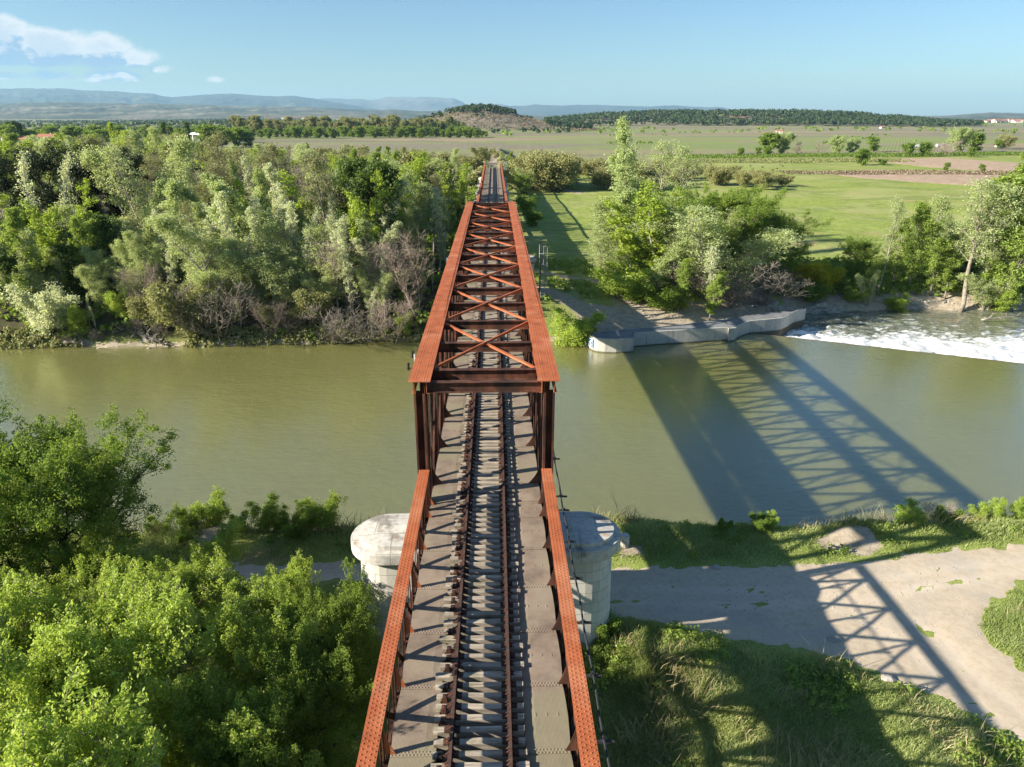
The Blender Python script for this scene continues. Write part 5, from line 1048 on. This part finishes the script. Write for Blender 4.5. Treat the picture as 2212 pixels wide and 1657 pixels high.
# trees and bushes in the fields on the right: u, base row, top row
for i, (u, vb, vt, key, lb) in enumerate([(1665, 336, 285, 'green', 'green tree with a pale neighbour at the vineyard edge'), (1700, 335, 283, 'lime', 'yellow-green tree beside the green one at the vineyard edge'), (1735, 336, 305, 'bare', 'leafless pale tree by the vineyard hedge'), (1770, 335, 308, 'bare', 'leafless shrub by the vineyard hedge'), (1640, 337, 316, 'farbush', 'low hedge tree left of the green tree'), (1600, 338, 318, 'farbush', 'low hedge bush farthest left along the vineyard'), (1815, 333, 291, 'lime', 'pale round tree in the middle of the vineyard edge'), (1845, 332, 296, 'willow', 'olive round tree beside the pale round one'),
        (1888, 328, 291, 'green', 'dark green oval tree at the field corner'), (1868, 357, 320, 'ash', 'dense dark green tree in front of the vineyard'), (1908, 357, 343, 'dbush', 'small round bush right of the dense dark tree'), (2047, 368, 350, 'ash', 'round dark bush on the tan field, left one'), (2122, 372, 354, 'ash', 'round dark bush on the tan field, right one'),
        (1965, 338, 308, 'farbush', 'hedge tree left of the big grey tree'), (2000, 338, 306, 'farbush', 'second hedge tree before the big grey tree'), (2030, 336, 312, 'bare', 'leafless tree before the big grey tree'), (2080, 330, 272, 'willow', 'big rounded grey-green tree among the fields'), (2110, 328, 285, 'ash', 'dark rounded tree at the right of the big grey tree'), (2055, 338, 300, 'bare', 'twiggy tree at the foot of the big grey tree'), (2100, 340, 318, 'farbush', 'low dark bush below the big grey tree'), (2175, 322, 290, 'scrub', 'brownish tree near the right edge of the fields'), (2160, 322, 300, 'farbush', 'dark tree beside the brownish one'), (2208, 345, 330, 'bush', 'little green shrub at the right edge of the meadow')]):
    x, y = P(u, vb, 3.9); wd = 1.3 if key in ('green', 'lime', 'willow', 'farbush', 'ash') else 1.6 if key == 'bare' else 1.1; key = {'green': 'farbush', 'willow': 'round', 'lime': 'round', 'ash': 'farbush'}.get(key, key); planted(key, H0[key], u, y, vt, lb, 'tree' if 'bush' not in lb and 'shrub' not in lb else 'bush', None, None, wd)
# far tree line, village trees and cypresses (base row, top row)
for i in range(46):
    u = 505 + 500 * (i + rt.uniform(.1, .9)) / 46; y = rt.uniform(880, 1050); planted('plane', 21, u, y, rt.uniform(247, 262), 'rounded pale brown-green plane tree in the far tree line', 'tree', 'plane trees in the far line')
for i in range(80):
    u = 400 + 650 * (i + rt.uniform(.1, .9)) / 80; y = rt.uniform(820, 960); planted('farbush', 9, u, y, rt.uniform(270, 281), 'dark tree in the lower row of the far tree line', 'tree', 'dark trees in the far line', wide=1.5)
for i in range(14): planted('cypress', 11, 895 + i * 8 + rt.uniform(-3, 3), rt.uniform(930, 1000), rt.uniform(262, 270), 'dark cypress in the row at the foot of the wooded hill', 'tree', 'cypresses below the hill', wide=1.3)
for u, v in ((12, 262), (32, 260), (40, 264), (312, 268), (345, 262), (405, 262)): planted('cypress', 11, u, 640, v, 'lone dark cypress among the village houses', 'tree', 'cypresses in the village', wide=1.5)
for i in range(44):
    u = -20 + 560 * (i + rt.uniform(.1, .9)) / 44; y = rt.uniform(560, 900); planted('farbush', 9, u, y, rt.uniform(266, 283), 'dull green tree among the far village houses', 'tree', 'village trees', wide=1.4)

def stuffleaf(name, pts, hh, ww, nq, size, mat, label, cat, seed, zsq=1.0):
    rg = np.random.default_rng(seed); mb = MB(); pts = np.asarray(pts); n = len(pts); sc_ = rg.uniform(.6, 1.25, n)
    c = np.repeat(pts, nq, 0); d = rg.normal(size=(n * nq, 3)); d /= np.linalg.norm(d, axis=1)[:, None]; d[:, 2] = np.abs(d[:, 2]) * 1.2 - .25; s_ = np.repeat(sc_, nq)[:, None]
    c = c + d * s_ * np.array((ww, ww, hh * .55 * zsq)) * rg.uniform(.55, 1.1, (n * nq, 1)); c[:, 2] += (s_[:, 0] * hh * .5)
    nr = d + rg.normal(size=d.shape) * .35; nr /= np.linalg.norm(nr, axis=1)[:, None]; a = np.cross(nr, rg.normal(size=d.shape)); a /= np.linalg.norm(a, axis=1)[:, None]; b = np.cross(nr, a); s2 = size * rg.uniform(.6, 1.4, (n * nq, 1)); a *= s2; b *= s2 * .8
    mb.add(np.stack([c - a, c - b, c + a, c + b], 1).reshape(-1, 3), np.arange(n * nq * 4).reshape(-1, 4)); o = mb.build(name, mat, tint=np.repeat(rg.random(n), nq) * .7 + rg.random(n * nq) * .3); return tag(o, label, cat, kind='stuff')
rg = np.random.default_rng(77)
def scatter(n, x0, x1, y0, y1, cond):
    X = rg.uniform(x0, x1, n); Y = rg.uniform(y0, y1, n); g = ground_z(X, Y); k = cond(X, Y, g); return np.c_[X, Y, g[0]][k]
pts = scatter(6500, 150, 1500, 1680, 2350, lambda X, Y, g: (g[4] > 1.2) & (vn(X * .012, Y * .012, 5) > .28))
stuffleaf('pine_wood', pts, 12.5, 5.0, 30, 1.9, LEAF['wood'], 'dark pine wood covering the long low ridge on the right', 'wood', 1)
pts = scatter(3500, -330, 300, 1250, 1600, lambda X, Y, g: (g[3] > 1.5) & ((g[3] > 27) & (Y > 1330) | (X < -95) & (vn(X * .02, Y * .02, 9) > .45) | (X > 95) & (Y > 1300) | (vn(X * .05, Y * .05, 3) > .86)))
stuffleaf('pine_wood', pts, 9, 3.8, 30, 1.5, LEAF['wood'], 'dark pines along the crest of the small wooded hill', 'wood', 2)
pts = scatter(2600, -330, 300, 1180, 1450, lambda X, Y, g: (g[3] > .8) & (g[3] < 30)); stuffleaf('scrubland', pts, 2.5, 2.6, 12, .8, LEAF['bud'], 'brownish scrub on the slope of the small hill', 'scrub', 3)
pts = scatter(4200, -1500, 2200, 900, 3500, lambda X, Y, g: (vn(X * .004, Y * .012, 15) > .60)); stuffleaf('hedgerows', pts, 6, 5, 14, 1.9, LEAF['ash'], 'scattered hedges and copses across the far plain', 'hedge', 4)
pts = scatter(7000, -2600, 120, 1050, 4600, lambda X, Y, g: (vn(X * .003, Y * .010, 29) > .46) & (g[3] < 1)); stuffleaf('hedgerows', pts, 8, 7, 12, 2.6, LEAF['wood'], 'dark wooded strips across the far plain on the left', 'hedge', 16)
pts = scatter(2200, 100, 520, 560, 1600, lambda X, Y, g: (vn(X * .01, Y * .02, 19) > .80)); stuffleaf('hedgerows', pts, 2.2, 2.6, 12, .9, LEAF['ash'], 'low hedges between the vineyards on the right', 'hedge', 5)
# vineyard rows between the meadow and the far fields
def vines(x0, x1, y0f, nrow, gap, ang, mat, label, h=1.0, sp=1.1, seed=5):
    P_ = []
    for r in range(nrow):
        for x in np.arange(x0, x1, sp): P_.append((x, y0f(x) + r * gap))
    P_ = np.array(P_); g = ground_z(P_[:, 0], P_[:, 1])[0]; stuffleaf('vine_rows', np.c_[P_, g], h, .5, 9, .33, mat, label, 'vines', seed)
vines(92, 330, lambda x: 400 + (x - 92) * .16, 9, 3.6, 0, LEAF['ash'], 'dark green vine rows along the far edge of the meadow', 1.5, 1.2)
vines(86, 215, lambda x: 362 + (x - 86) * .10, 7, 4.0, 0, LEAF['olive'], 'pale young vine rows before the dark ones', 1.0, 1.3, 6)
vines(118, 236, lambda x: 290 + (x - 118) * -.02, 6, 3.0, 0, LEAF['bud'], 'young vines in the tan ploughed strip', .7, 1.2, 7)
pts = scatter(5200, -70, 5, 81, 240, lambda X, Y, g: g[2] > .3); stuffleaf('undergrowth', pts, 1.1, .8, 14, .22, LEAF['ash'], 'shaded undergrowth on the floor of the left wood', 'undergrowth', 9)
pts = scatter(1500, 40, 120, 98, 112, lambda X, Y, g: g[2] > 2.0); stuffleaf('undergrowth', pts, 1.2, .8, 16, .20, LEAF['ash'], 'low undergrowth beneath the trees at the right', 'undergrowth', 10)
pts = scatter(900, 5, 40, 86, 112, lambda X, Y, g: (g[2] > 6.5) & (dline(X, Y, FARP[0]) > 2) & (dline(X, Y, FARP[1]) > 2.4) & (sdpoly(X, Y, fanp) > 1)); stuffleaf('undergrowth', pts, .7, .7, 16, .16, LEAF['green'], 'grass and low plants round the far path', 'undergrowth', 11)
pts = scatter(1600, -22, 22, 228, 330, lambda X, Y, g: np.abs(X) > 2.4); stuffleaf('scrubland', pts, 1.5, 1.1, 16, .35, LEAF['russet'], 'dry scrub on the old railway embankment', 'scrub', 12)

# grass blades on the near bank
def grass(name, n, x0, x1, y0, y1, hmean, label, mat, seed, cond=None, wd=.012):
    rg = np.random.default_rng(seed); X = rg.uniform(x0, x1, n); Y = rg.uniform(y0, y1, n); z, sp, s_, _, _ = ground_z(X, Y); sp2 = sp + .55 * fbm(X * .8, Y * .8, 31) + .35 * fbm(X * 3, Y * 3, 32)
    k = (sp2 > -.05 * rg.random(n)) & (Y < near_edge(X) + .7); k &= rg.random(n) < ss(sp2, -.15, .7) * .85 + .15
    for q in SANDP: k &= sdpoly(X, Y, q) > -.1
    if cond is not None: k &= cond(X, Y, sp)
    X, Y, z, sp = X[k], Y[k], z[k], sp[k]; n = len(X); tuft = .45 + 1.1 * vn(X * .9, Y * .9, 12) * vn(X * .3 + 5, Y * .3, 13) * 1.8
    h = hmean * tuft * rg.uniform(.5, 1.3, n) * (.45 + .55 * ss(sp, 0, 1.6)); ang = 2 * pi * vn(X * .35, Y * .35, 14) * 1.5 + rg.normal(size=n) * 1.5; ln = rg.uniform(.25, .95, n) * h
    az = rg.uniform(0, 2 * pi, n); w_ = wd * rg.uniform(.6, 1.5, n); dx, dy = np.cos(az) * w_, np.sin(az) * w_; lx, ly = np.cos(ang) * ln, np.sin(ang) * ln; b = np.c_[X, Y, z - .03]
    m_ = b + np.c_[lx * .35, ly * .35, h * .62]; t_ = b + np.c_[lx, ly, h]; w3 = np.c_[dx, dy, 0 * dx]
    V_ = np.stack([b - w3, b + w3, m_ + w3 * .8, m_ - w3 * .8, t_], 1).reshape(-1, 3); i = np.arange(n) * 5
    mb = MB(); mb.add(V_, np.c_[i, i + 1, i + 2, i + 3], np.c_[i + 3, i + 2, i + 4]); tt = np.clip(.35 + 1.2 * (vn(X * .35, Y * .35, 15) - .5) + rg.normal(size=n) * .22, 0, 1)
    return tag(mb.build(name, mat, tint=np.r_[tt, tt]), label, 'grass', kind='stuff')
grass('grass', 260000, 2.6, 26, 15.5, 30.5, .28, 'long windblown grass in the right foreground', LEAF['grass'], 1)
grass('grass', 90000, 2, 46, 30, 36.2, .26, 'short grass strip along the near bank right of the pier', LEAF['grass'], 2, wd=.016)
grass('grass', 60000, -46, 2, 28, 36, .30, 'shaded grass on the near bank left of the pier', LEAF['grass'], 3, wd=.016)
grass('grass', 50000, 22, 50, 17, 32, .28, 'grass patch inside the bend of the track', LEAF['grass'], 4, wd=.016)
grass('dry_grass', 14000, 2.6, 26, 15.5, 30, .75, 'scattered dry stalks among the foreground grass', LEAF['dry'], 5, lambda X, Y, sp: (sp > .8) & (vn(X * .7, Y * .7, 44) > .5), wd=.010)
grass('reeds', 9000, -46, 48, 33.8, 36.4, .85, 'dry reeds and stalks along the edge of the near bank', LEAF['dry'], 6, lambda X, Y, sp: (vn(X * .35, Y * 0, 45) > .52) & (Y > near_edge(X) - .6), wd=.014)
pts = scatter(4600, 2.6, 24, 16, 29, lambda X, Y, g: (g[1] > .3) & (X < 17 + (Y < 21) * 4) & (vn(X * .45, Y * .45, 61) > .50)); stuffleaf('weeds', pts, .38, .22, 22, .05, LEAF['green'], 'leafy weeds among the long grass', 'weeds', 13)
pts = scatter(900, -46, 46, 31, 35, lambda X, Y, g: (g[1] > .6) & (vn(X * .6, Y * .6, 62) > .55)); stuffleaf('weeds', pts, .35, .25, 20, .06, LEAF['ash'], 'leafy weeds on the near bank strip', 'weeds', 14)
# reeds on the far left shore
pts = scatter(2600, -72, -1, 79.6, 82.6, lambda X, Y, g: (g[2] > -.3) & (g[2] < 1.6) & ((X < -48) | (X > -36))); stuffleaf('shore_plants', pts, .7, .4, 12, .13, LEAF['olive'], 'low plants along the far left water edge', 'plants', 15)

# rocks --------------------------------------------------------------------
def rockmesh(mb, c, s, seed):
    rg = np.random.default_rng(seed); n, m = 7, 9; th = np.linspace(0, pi, n); ph = np.linspace(0, 2 * pi, m, endpoint=False); V_ = [(0, 0, 1)]
    for t in th[1:-1]:
        for p in ph: V_.append((sin(t) * cos(p), sin(t) * sin(p), cos(t)))
    V_.append((0, 0, -1)); V_ = np.array(V_); 
    for k in range(7):
        d = rg.normal(size=3); d /= np.linalg.norm(d); o = rg.uniform(.55, .8); pr = V_ @ d; V_ = V_ - np.outer(np.maximum(pr - o, 0), d)
    V_ = V_ * np.array(s) + np.array(c); q = [(1 + i * m + j, 1 + (i + 1) * m + j, 1 + (i + 1) * m + (j + 1) % m, 1 + i * m + (j + 1) % m) for i in range(n - 3) for j in range(m)]
    L_ = len(V_) - 1; t = [(0, 1 + j, 1 + (j + 1) % m) for j in range(m)] + [(L_, L_ - m + (j + 1) % m, L_ - m + j) for j in range(m)]; mb.add(V_, q, t)
rg = np.random.default_rng(8); mb = MB()
for k in range(150):
    u = rg.uniform(1612, 1905); f = rg.random(); v = np.interp(u, [1612, 1720, 1800, 1905], [660, 672, 670, 676]) - f * np.interp(u, [1612, 1700, 1800, 1905], [20, 52, 62, 34]); x, y = P(u, v, -.3 + 3.2 * f); rockmesh(mb, (x, y, gh(x, y) - .05), (rg.uniform(.5, 1.25), rg.uniform(.4, .9), rg.uniform(.25, .5)), 100 + k)
tag(mb.build('rock_armour', M['rock']), 'bank armoured with large pale fitted stones above the rapids', 'rocks', kind='stuff')
mb = MB()
for k in range(420):
    u = rg.uniform(1880, 2230); v = rg.uniform(655, 694) ; x, y = P(u, v, -.4); z = gh(x, y)
    if z > -1.1 and z < 1.6: s = rg.uniform(.08, .32); rockmesh(mb, (x, y, z), (s * 1.3, s, s * .7), 400 + k)
for k in range(160):
    x = rg.uniform(11, 38); y = np.interp(x, FX, FY) + rg.uniform(2.8, 8); s = rg.uniform(.05, .2); rockmesh(mb, (x, y, gh(x, y)), (s * 1.3, s, s * .7), 900 + k)
tag(mb.build('gravel', M['rock']), 'loose pale stones along the far shore', 'stones', kind='stuff')
mb = MB()
for k in range(1500):
    x = rg.uniform(3, 24); y = rg.uniform(25, 32.5)
    if sdpoly(np.array([x]), np.array([y]), PATH)[0] > .3: continue
    s = rg.uniform(.012, .05) ** 1.0; mb.rivets([(x, y, gh(x, y) + .015)], 'z', s * .9)
tag(mb.build('gravel', M['rock']), 'fine gravel scattered on the sandy track', 'stones', kind='stuff')
for u, v, s, lb in [(1802, 1384, .30, 'flat pale stone on the track within the shadow'), (1916, 1470, .34, 'pale stone at the grass edge under the truss shadow'), (1546, 1227, .26, 'white stone on the upper edge of the track'), (1382, 1189, .16, 'small pale stone on the near bank by the marker')]:
    x, y = P(u, v, GZ); mb = MB(); rockmesh(mb, (0, 0, 0), (s * 1.2, s * .8, s * .45), int(u)); o = mb.build('stone', M['rock']); o.location = (x, y, gh(x, y) + s * .2); tag(o, lb, 'stone')
x, y = P(1347, 1187, GZ); mb = MB(); th = np.linspace(0, 2 * pi, 17)[:-1]
mb.tube([(0, 0, -.2), (0, 0, .62), (0, 0, .68)], [.27, .25, .20], 16); o = mb.build('stone_marker', M['cap'], smooth=False); o.location = (x, y, gh(x, y)); tag(o, 'short round white stone marker on the bank beside the pier', 'marker')
# driftwood on the far left shore ----------------------------------------------
def log(u0, v0, u1, v1, r, label, z0=.3, z1=.3, name='driftwood_log', br=5, seed=0):
    rg = np.random.default_rng(seed); a = np.array((*P(u0, v0, z0), z0)); b = np.array((*P(u1, v1, z1), z1)); n = 8; t = np.linspace(0, 1, n)[:, None]; pts = (b - a) * t + rg.normal(size=(n, 3)) * r * .35; mb = MB(); mb.tube(pts, np.linspace(r, r * .45, n), 8)
    L_ = np.linalg.norm(b - a)
    for k in range(br):
        i = rg.integers(1, n); d = (b - a) / L_ + rg.normal(size=3) * .9; d[2] = abs(d[2]) * .7; bp, _ = branch(pts[i], d, L_ * rg.uniform(.12, .35), rg, 4, up=0, wob=.3); mb.tube(bp, np.linspace(r * .4, r * .1, 5), 5)
        for q in range(3):
            d2 = d + rg.normal(size=3) * .8; b3, _ = branch(bp[rg.integers(1, 5)], d2, L_ * rg.uniform(.06, .15), rg, 3, up=0, wob=.3); mb.tube(b3, np.linspace(r * .14, r * .05, 4), 4, False)
    o = mb.build(name, M['drift'], smooth=True); o.location = a; tag(o, label, 'driftwood')
log(205, 682, 268, 702, .50, 'thick grey fallen trunk on the far left shore', 1.9, 1.2, br=2, seed=1); log(262, 700, 325, 741, .46, 'splintered driftwood trunk sloping into the water', 1.4, .3, br=22, seed=2); log(245, 712, 345, 735, .3, 'tangled root wood at the water edge', 1.3, .4, br=34, seed=3)
log(300, 720, 355, 743, .24, 'short broken driftwood limb pointing at the water', 1.2, .3, br=20, seed=4); log(372, 743, 450, 746, .10, 'long thin white log lying flat on the water', .06, .05, br=1, seed=5); log(208, 752, 262, 748, .07, 'forked white branch standing in the water', .1, .5, br=6, seed=6)
log(138, 738, 190, 743, .14, 'brushwood branch at the water edge left of the trunk', .7, .3, br=26, seed=7); log(320, 752, 345, 748, .09, 'small stump of driftwood in the water', .02, .25, br=5, seed=8); log(2120, 690, 2195, 684, .12, 'forked bleached branch at the rapids by the tree root', -.6, -.3, br=7, seed=9)
log(345, 690, 240, 640, .22, 'long pale fallen limb leaning behind the driftwood', 1.5, 4.5, br=10, seed=12); log(380, 725, 330, 715, .18, 'low knot of grey roots at the right end of the driftwood', .6, 1.4, br=24, seed=13)
log(470, 735, 520, 725, .10, 'grey fallen limb under the silvery poplars', .4, 1.2, br=6, seed=10); log(640, 640, 800, 560, .16, 'long fallen leaning trunk beside the bare tree', 3.0, 6.5, br=10, seed=11)

# far buildings -------------------------------------------------------------
def house(u, y, wd, dp, h, label, tower=False, rz=.15, roofm='roof'):
    x, _ = PY(u, 280, y); z = gh(x, y); t = thing('house', label, 'house', (x, y, z), rz)
    mb = MB(); mb.box(-wd / 2, wd / 2, -dp / 2, dp / 2, -1, h); mb.build('wall', M['wall'], t); r = wd * .04 + .3; mb = MB(); hh = h + (h * 1.3 if tower else dp * .22)
    X0, X1, Y0, Y1 = -wd / 2 - r, wd / 2 + r, -dp / 2 - r, dp / 2 + r
    if tower: mb.add([(X0, Y0, h), (X1, Y0, h), (X1, Y1, h), (X0, Y1, h), (0, 0, hh)], [(0, 3, 2, 1)], [(0, 1, 4), (1, 2, 4), (2, 3, 4), (3, 0, 4)])
    else: mb.add([(X0, Y0, h), (X1, Y0, h), (X1, Y1, h), (X0, Y1, h), (X0, 0, hh), (X1, 0, hh)], [(0, 3, 2, 1), (0, 1, 5, 4), (2, 3, 4, 5)], [(1, 2, 5), (3, 0, 4)])
    rf = mb.build('roof', M[roofm], t); mb = MB(); mb.box(wd * .2, wd * .2 + .7, -.35, .35, h + .3, hh + .9) if not tower else mb.box(-.1, .1, -.1, .1, hh - .1, hh + .8); mb.build('chimney' if not tower else 'finial', M['wall'], rf)
    n = max(2, int(wd / 3.5))
    for k in range(n):
        xx = -wd / 2 + wd * (k + .5) / n; mb = MB(); mb.box(xx - .5, xx + .5, -dp / 2 - .03, -dp / 2 + .05, h * .4, h * .75); mb.build('window', M['glass'], t)
vill = [(55, 620, 26, 10, 5, 'long terracotta-roofed building among cypresses at the far left'), (100, 600, 12, 10, 7, 'pale gabled house left of the poplar column'), (112, 660, 8, 7, 5, 'small white house beside the poplar column'), (5, 700, 20, 10, 5, 'pale house at the left edge of the village'), (250, 820, 16, 8, 4, 'low cream house in the middle of the village'), (265, 860, 10, 8, 4, 'small red-roofed house behind the low cream house'),
        (285, 900, 18, 8, 4, 'long low white house right of the village middle'), (315, 880, 14, 8, 4, 'pale house right of the lone cypress'), (335, 820, 10, 8, 4, 'small gabled house at the right of the village'), (390, 780, 16, 8, 4, 'low pale building at the right end of the village'), (200, 840, 14, 8, 4, 'pale house at the left of the village middle'), (20, 640, 10, 9, 5.5, 'ochre house beside the long terracotta-roofed one')]
for i, (u, y, a, b, h, lb) in enumerate(vill): house(u, y, a, b, h, lb, rz=.2 * (i % 3 - 1), roofm='roof')
house(578, 940, 7, 7, 13, 'tower with a pointed pale roof among the plane trees', True, .3, 'wall'); house(770, 960, 18, 10, 9, 'country house half hidden in the far tree line'); house(1683, 1080, 9, 6, 4, 'small stone hut alone in the vineyards', rz=-.2); house(668, 1500, 16, 10, 8, 'pink-walled house in the dark trees left of the hill')
house(1262, 1750, 14, 9, 6, 'house on the low rise between the hill and the ridge'); house(1400, 1960, 18, 9, 6, 'stone farmhouse on the pine ridge crest'); house(1352, 1680, 9, 7, 4, 'little house at the foot of the ridge'); house(1572, 1850, 14, 9, 5, 'ochre house in the pines on the ridge'); house(1600, 1850, 16, 9, 5, 'second ochre house in the pines beside the first'); house(1905, 1560, 10, 7, 3.5, 'white low building at the right foot of the ridge')
rg = np.random.default_rng(15)
for i in range(34): house(rg.uniform(548, 705), rg.uniform(4300, 4700), rg.uniform(10, 26), rg.uniform(12, 20), rg.uniform(9, 17), 'pale house in the distant village before the mountains', rz=rg.uniform(-.5, .5)); COL.objects
for i in range(22): house(rg.uniform(2085, 2215), rg.uniform(3300, 3900), rg.uniform(14, 34), rg.uniform(12, 20), rg.uniform(7, 14), 'pale building in the distant town at the right edge', rz=rg.uniform(-.5, .5))
for o in list(COL.objects):
    if o.get('label', '').startswith('pale house in the distant village'): o['group'] = 'houses of the distant village'
    if o.get('label', '').startswith('pale building in the distant town'): o['group'] = 'buildings of the distant town'
# white viaduct
x0, y0 = P(418, 303, 4); x1, y1 = P(530, 308, 4); ang = math.atan2(y1 - y0, x1 - x0); Ln = math.hypot(x1 - x0, y1 - y0); t = thing('viaduct', 'long low white concrete viaduct beyond the left wood', 'viaduct', (x0, y0, gh(x0, y0)), ang)
mb = MB(); mb.box(-2, Ln, -3, 3, 5.6, 6.7); mb.build('viaduct_deck', M['white'], t); mb = MB(); mb.box(-2, Ln, -3.1, -2.9, 6.7, 7.5); mb.box(-2, Ln, 2.9, 3.1, 6.7, 7.5); mb.build('parapet', M['white'], t)
for k in range(8): mb = MB(); mb.box(Ln * (k + .3) / 8 - .5, Ln * (k + .3) / 8 + .5, -2.4, 2.4, -2, 5.6); mb.build('pillar', M['white'], t)
# vans parked in the fields
def van(u, v, label, rz):
    x, y = P(u, v, 4); t = thing('van', label, 'van', (x, y, gh(x, y)), rz); mb = MB(); pr = [(-2.5, .4), (2.4, .4), (2.5, 1.0), (1.8, 1.25), (1.2, 2.0), (-2.4, 2.1), (-2.5, 1.9)]
    n = len(pr); mb.add([(a, -.95, b) for a, b in pr] + [(a, .95, b) for a, b in pr], [(i, (i + 1) % n, n + (i + 1) % n, n + i) for i in range(n)]); mb.ng = [list(range(n)), list(range(n, 2 * n))[::-1]]; mb.build('body', M['white'], t)
    mb = MB(); mb.add([(1.83, -.8, 1.28), (1.83, .8, 1.28), (1.26, .75, 1.98), (1.26, -.75, 1.98)], [(0, 1, 2, 3)]); mb.build('windscreen', M['glass'], t)
    for a in (-1.6, 1.6):
        for b in (-.95, .95): mb = MB(); mb.tube([(a, b - .1, .36), (a, b + .1, .36)], .36, 12); mb.build('wheel', M['black'], t)
for u, v, lb, rz in [(1355, 301, 'white van parked beside the tall poplar in the far fields', .1), (1982, 317, 'white van among the fields, left of two', 0), (2028, 317, 'white van among the fields, right of two', .2), (2156, 319, 'white van by the sandy lane at the right', .1), (1900, 276, 'tiny white van at the foot of the ridge', 0)]: van(u, v, lb, rz)
# the unused prototypes leave the scene
for k, lst in TREES.items():
    for r in lst:
        if r.name not in used:
            for c in list(r.children): bpy.data.objects.remove(c)
            bpy.data.objects.remove(r)
# ------------------------------------------------------------------ haze
HZ = True
if HZ:
    mb = MB(); mb.box(-24000, 24000, -400, 23600, -30, 720); m = bpy.data.materials.new('haze'); m.use_nodes = True; nt = m.node_tree; nt.nodes.clear()
    o_ = nt.nodes.new('ShaderNodeOutputMaterial'); pv = nt.nodes.new('ShaderNodeVolumePrincipled'); pv.inputs['Color'].default_value = (.44, .75, 1.0, 1); pv.inputs['Density'].default_value = 4.0e-5; pv.inputs['Anisotropy'].default_value = .1
    nt.links.new(pv.outputs[0], o_.inputs['Volume']); h = mb.build('haze', m); tag(h, 'pale blue haze over the far plain and mountains', 'haze', kind='stuff')
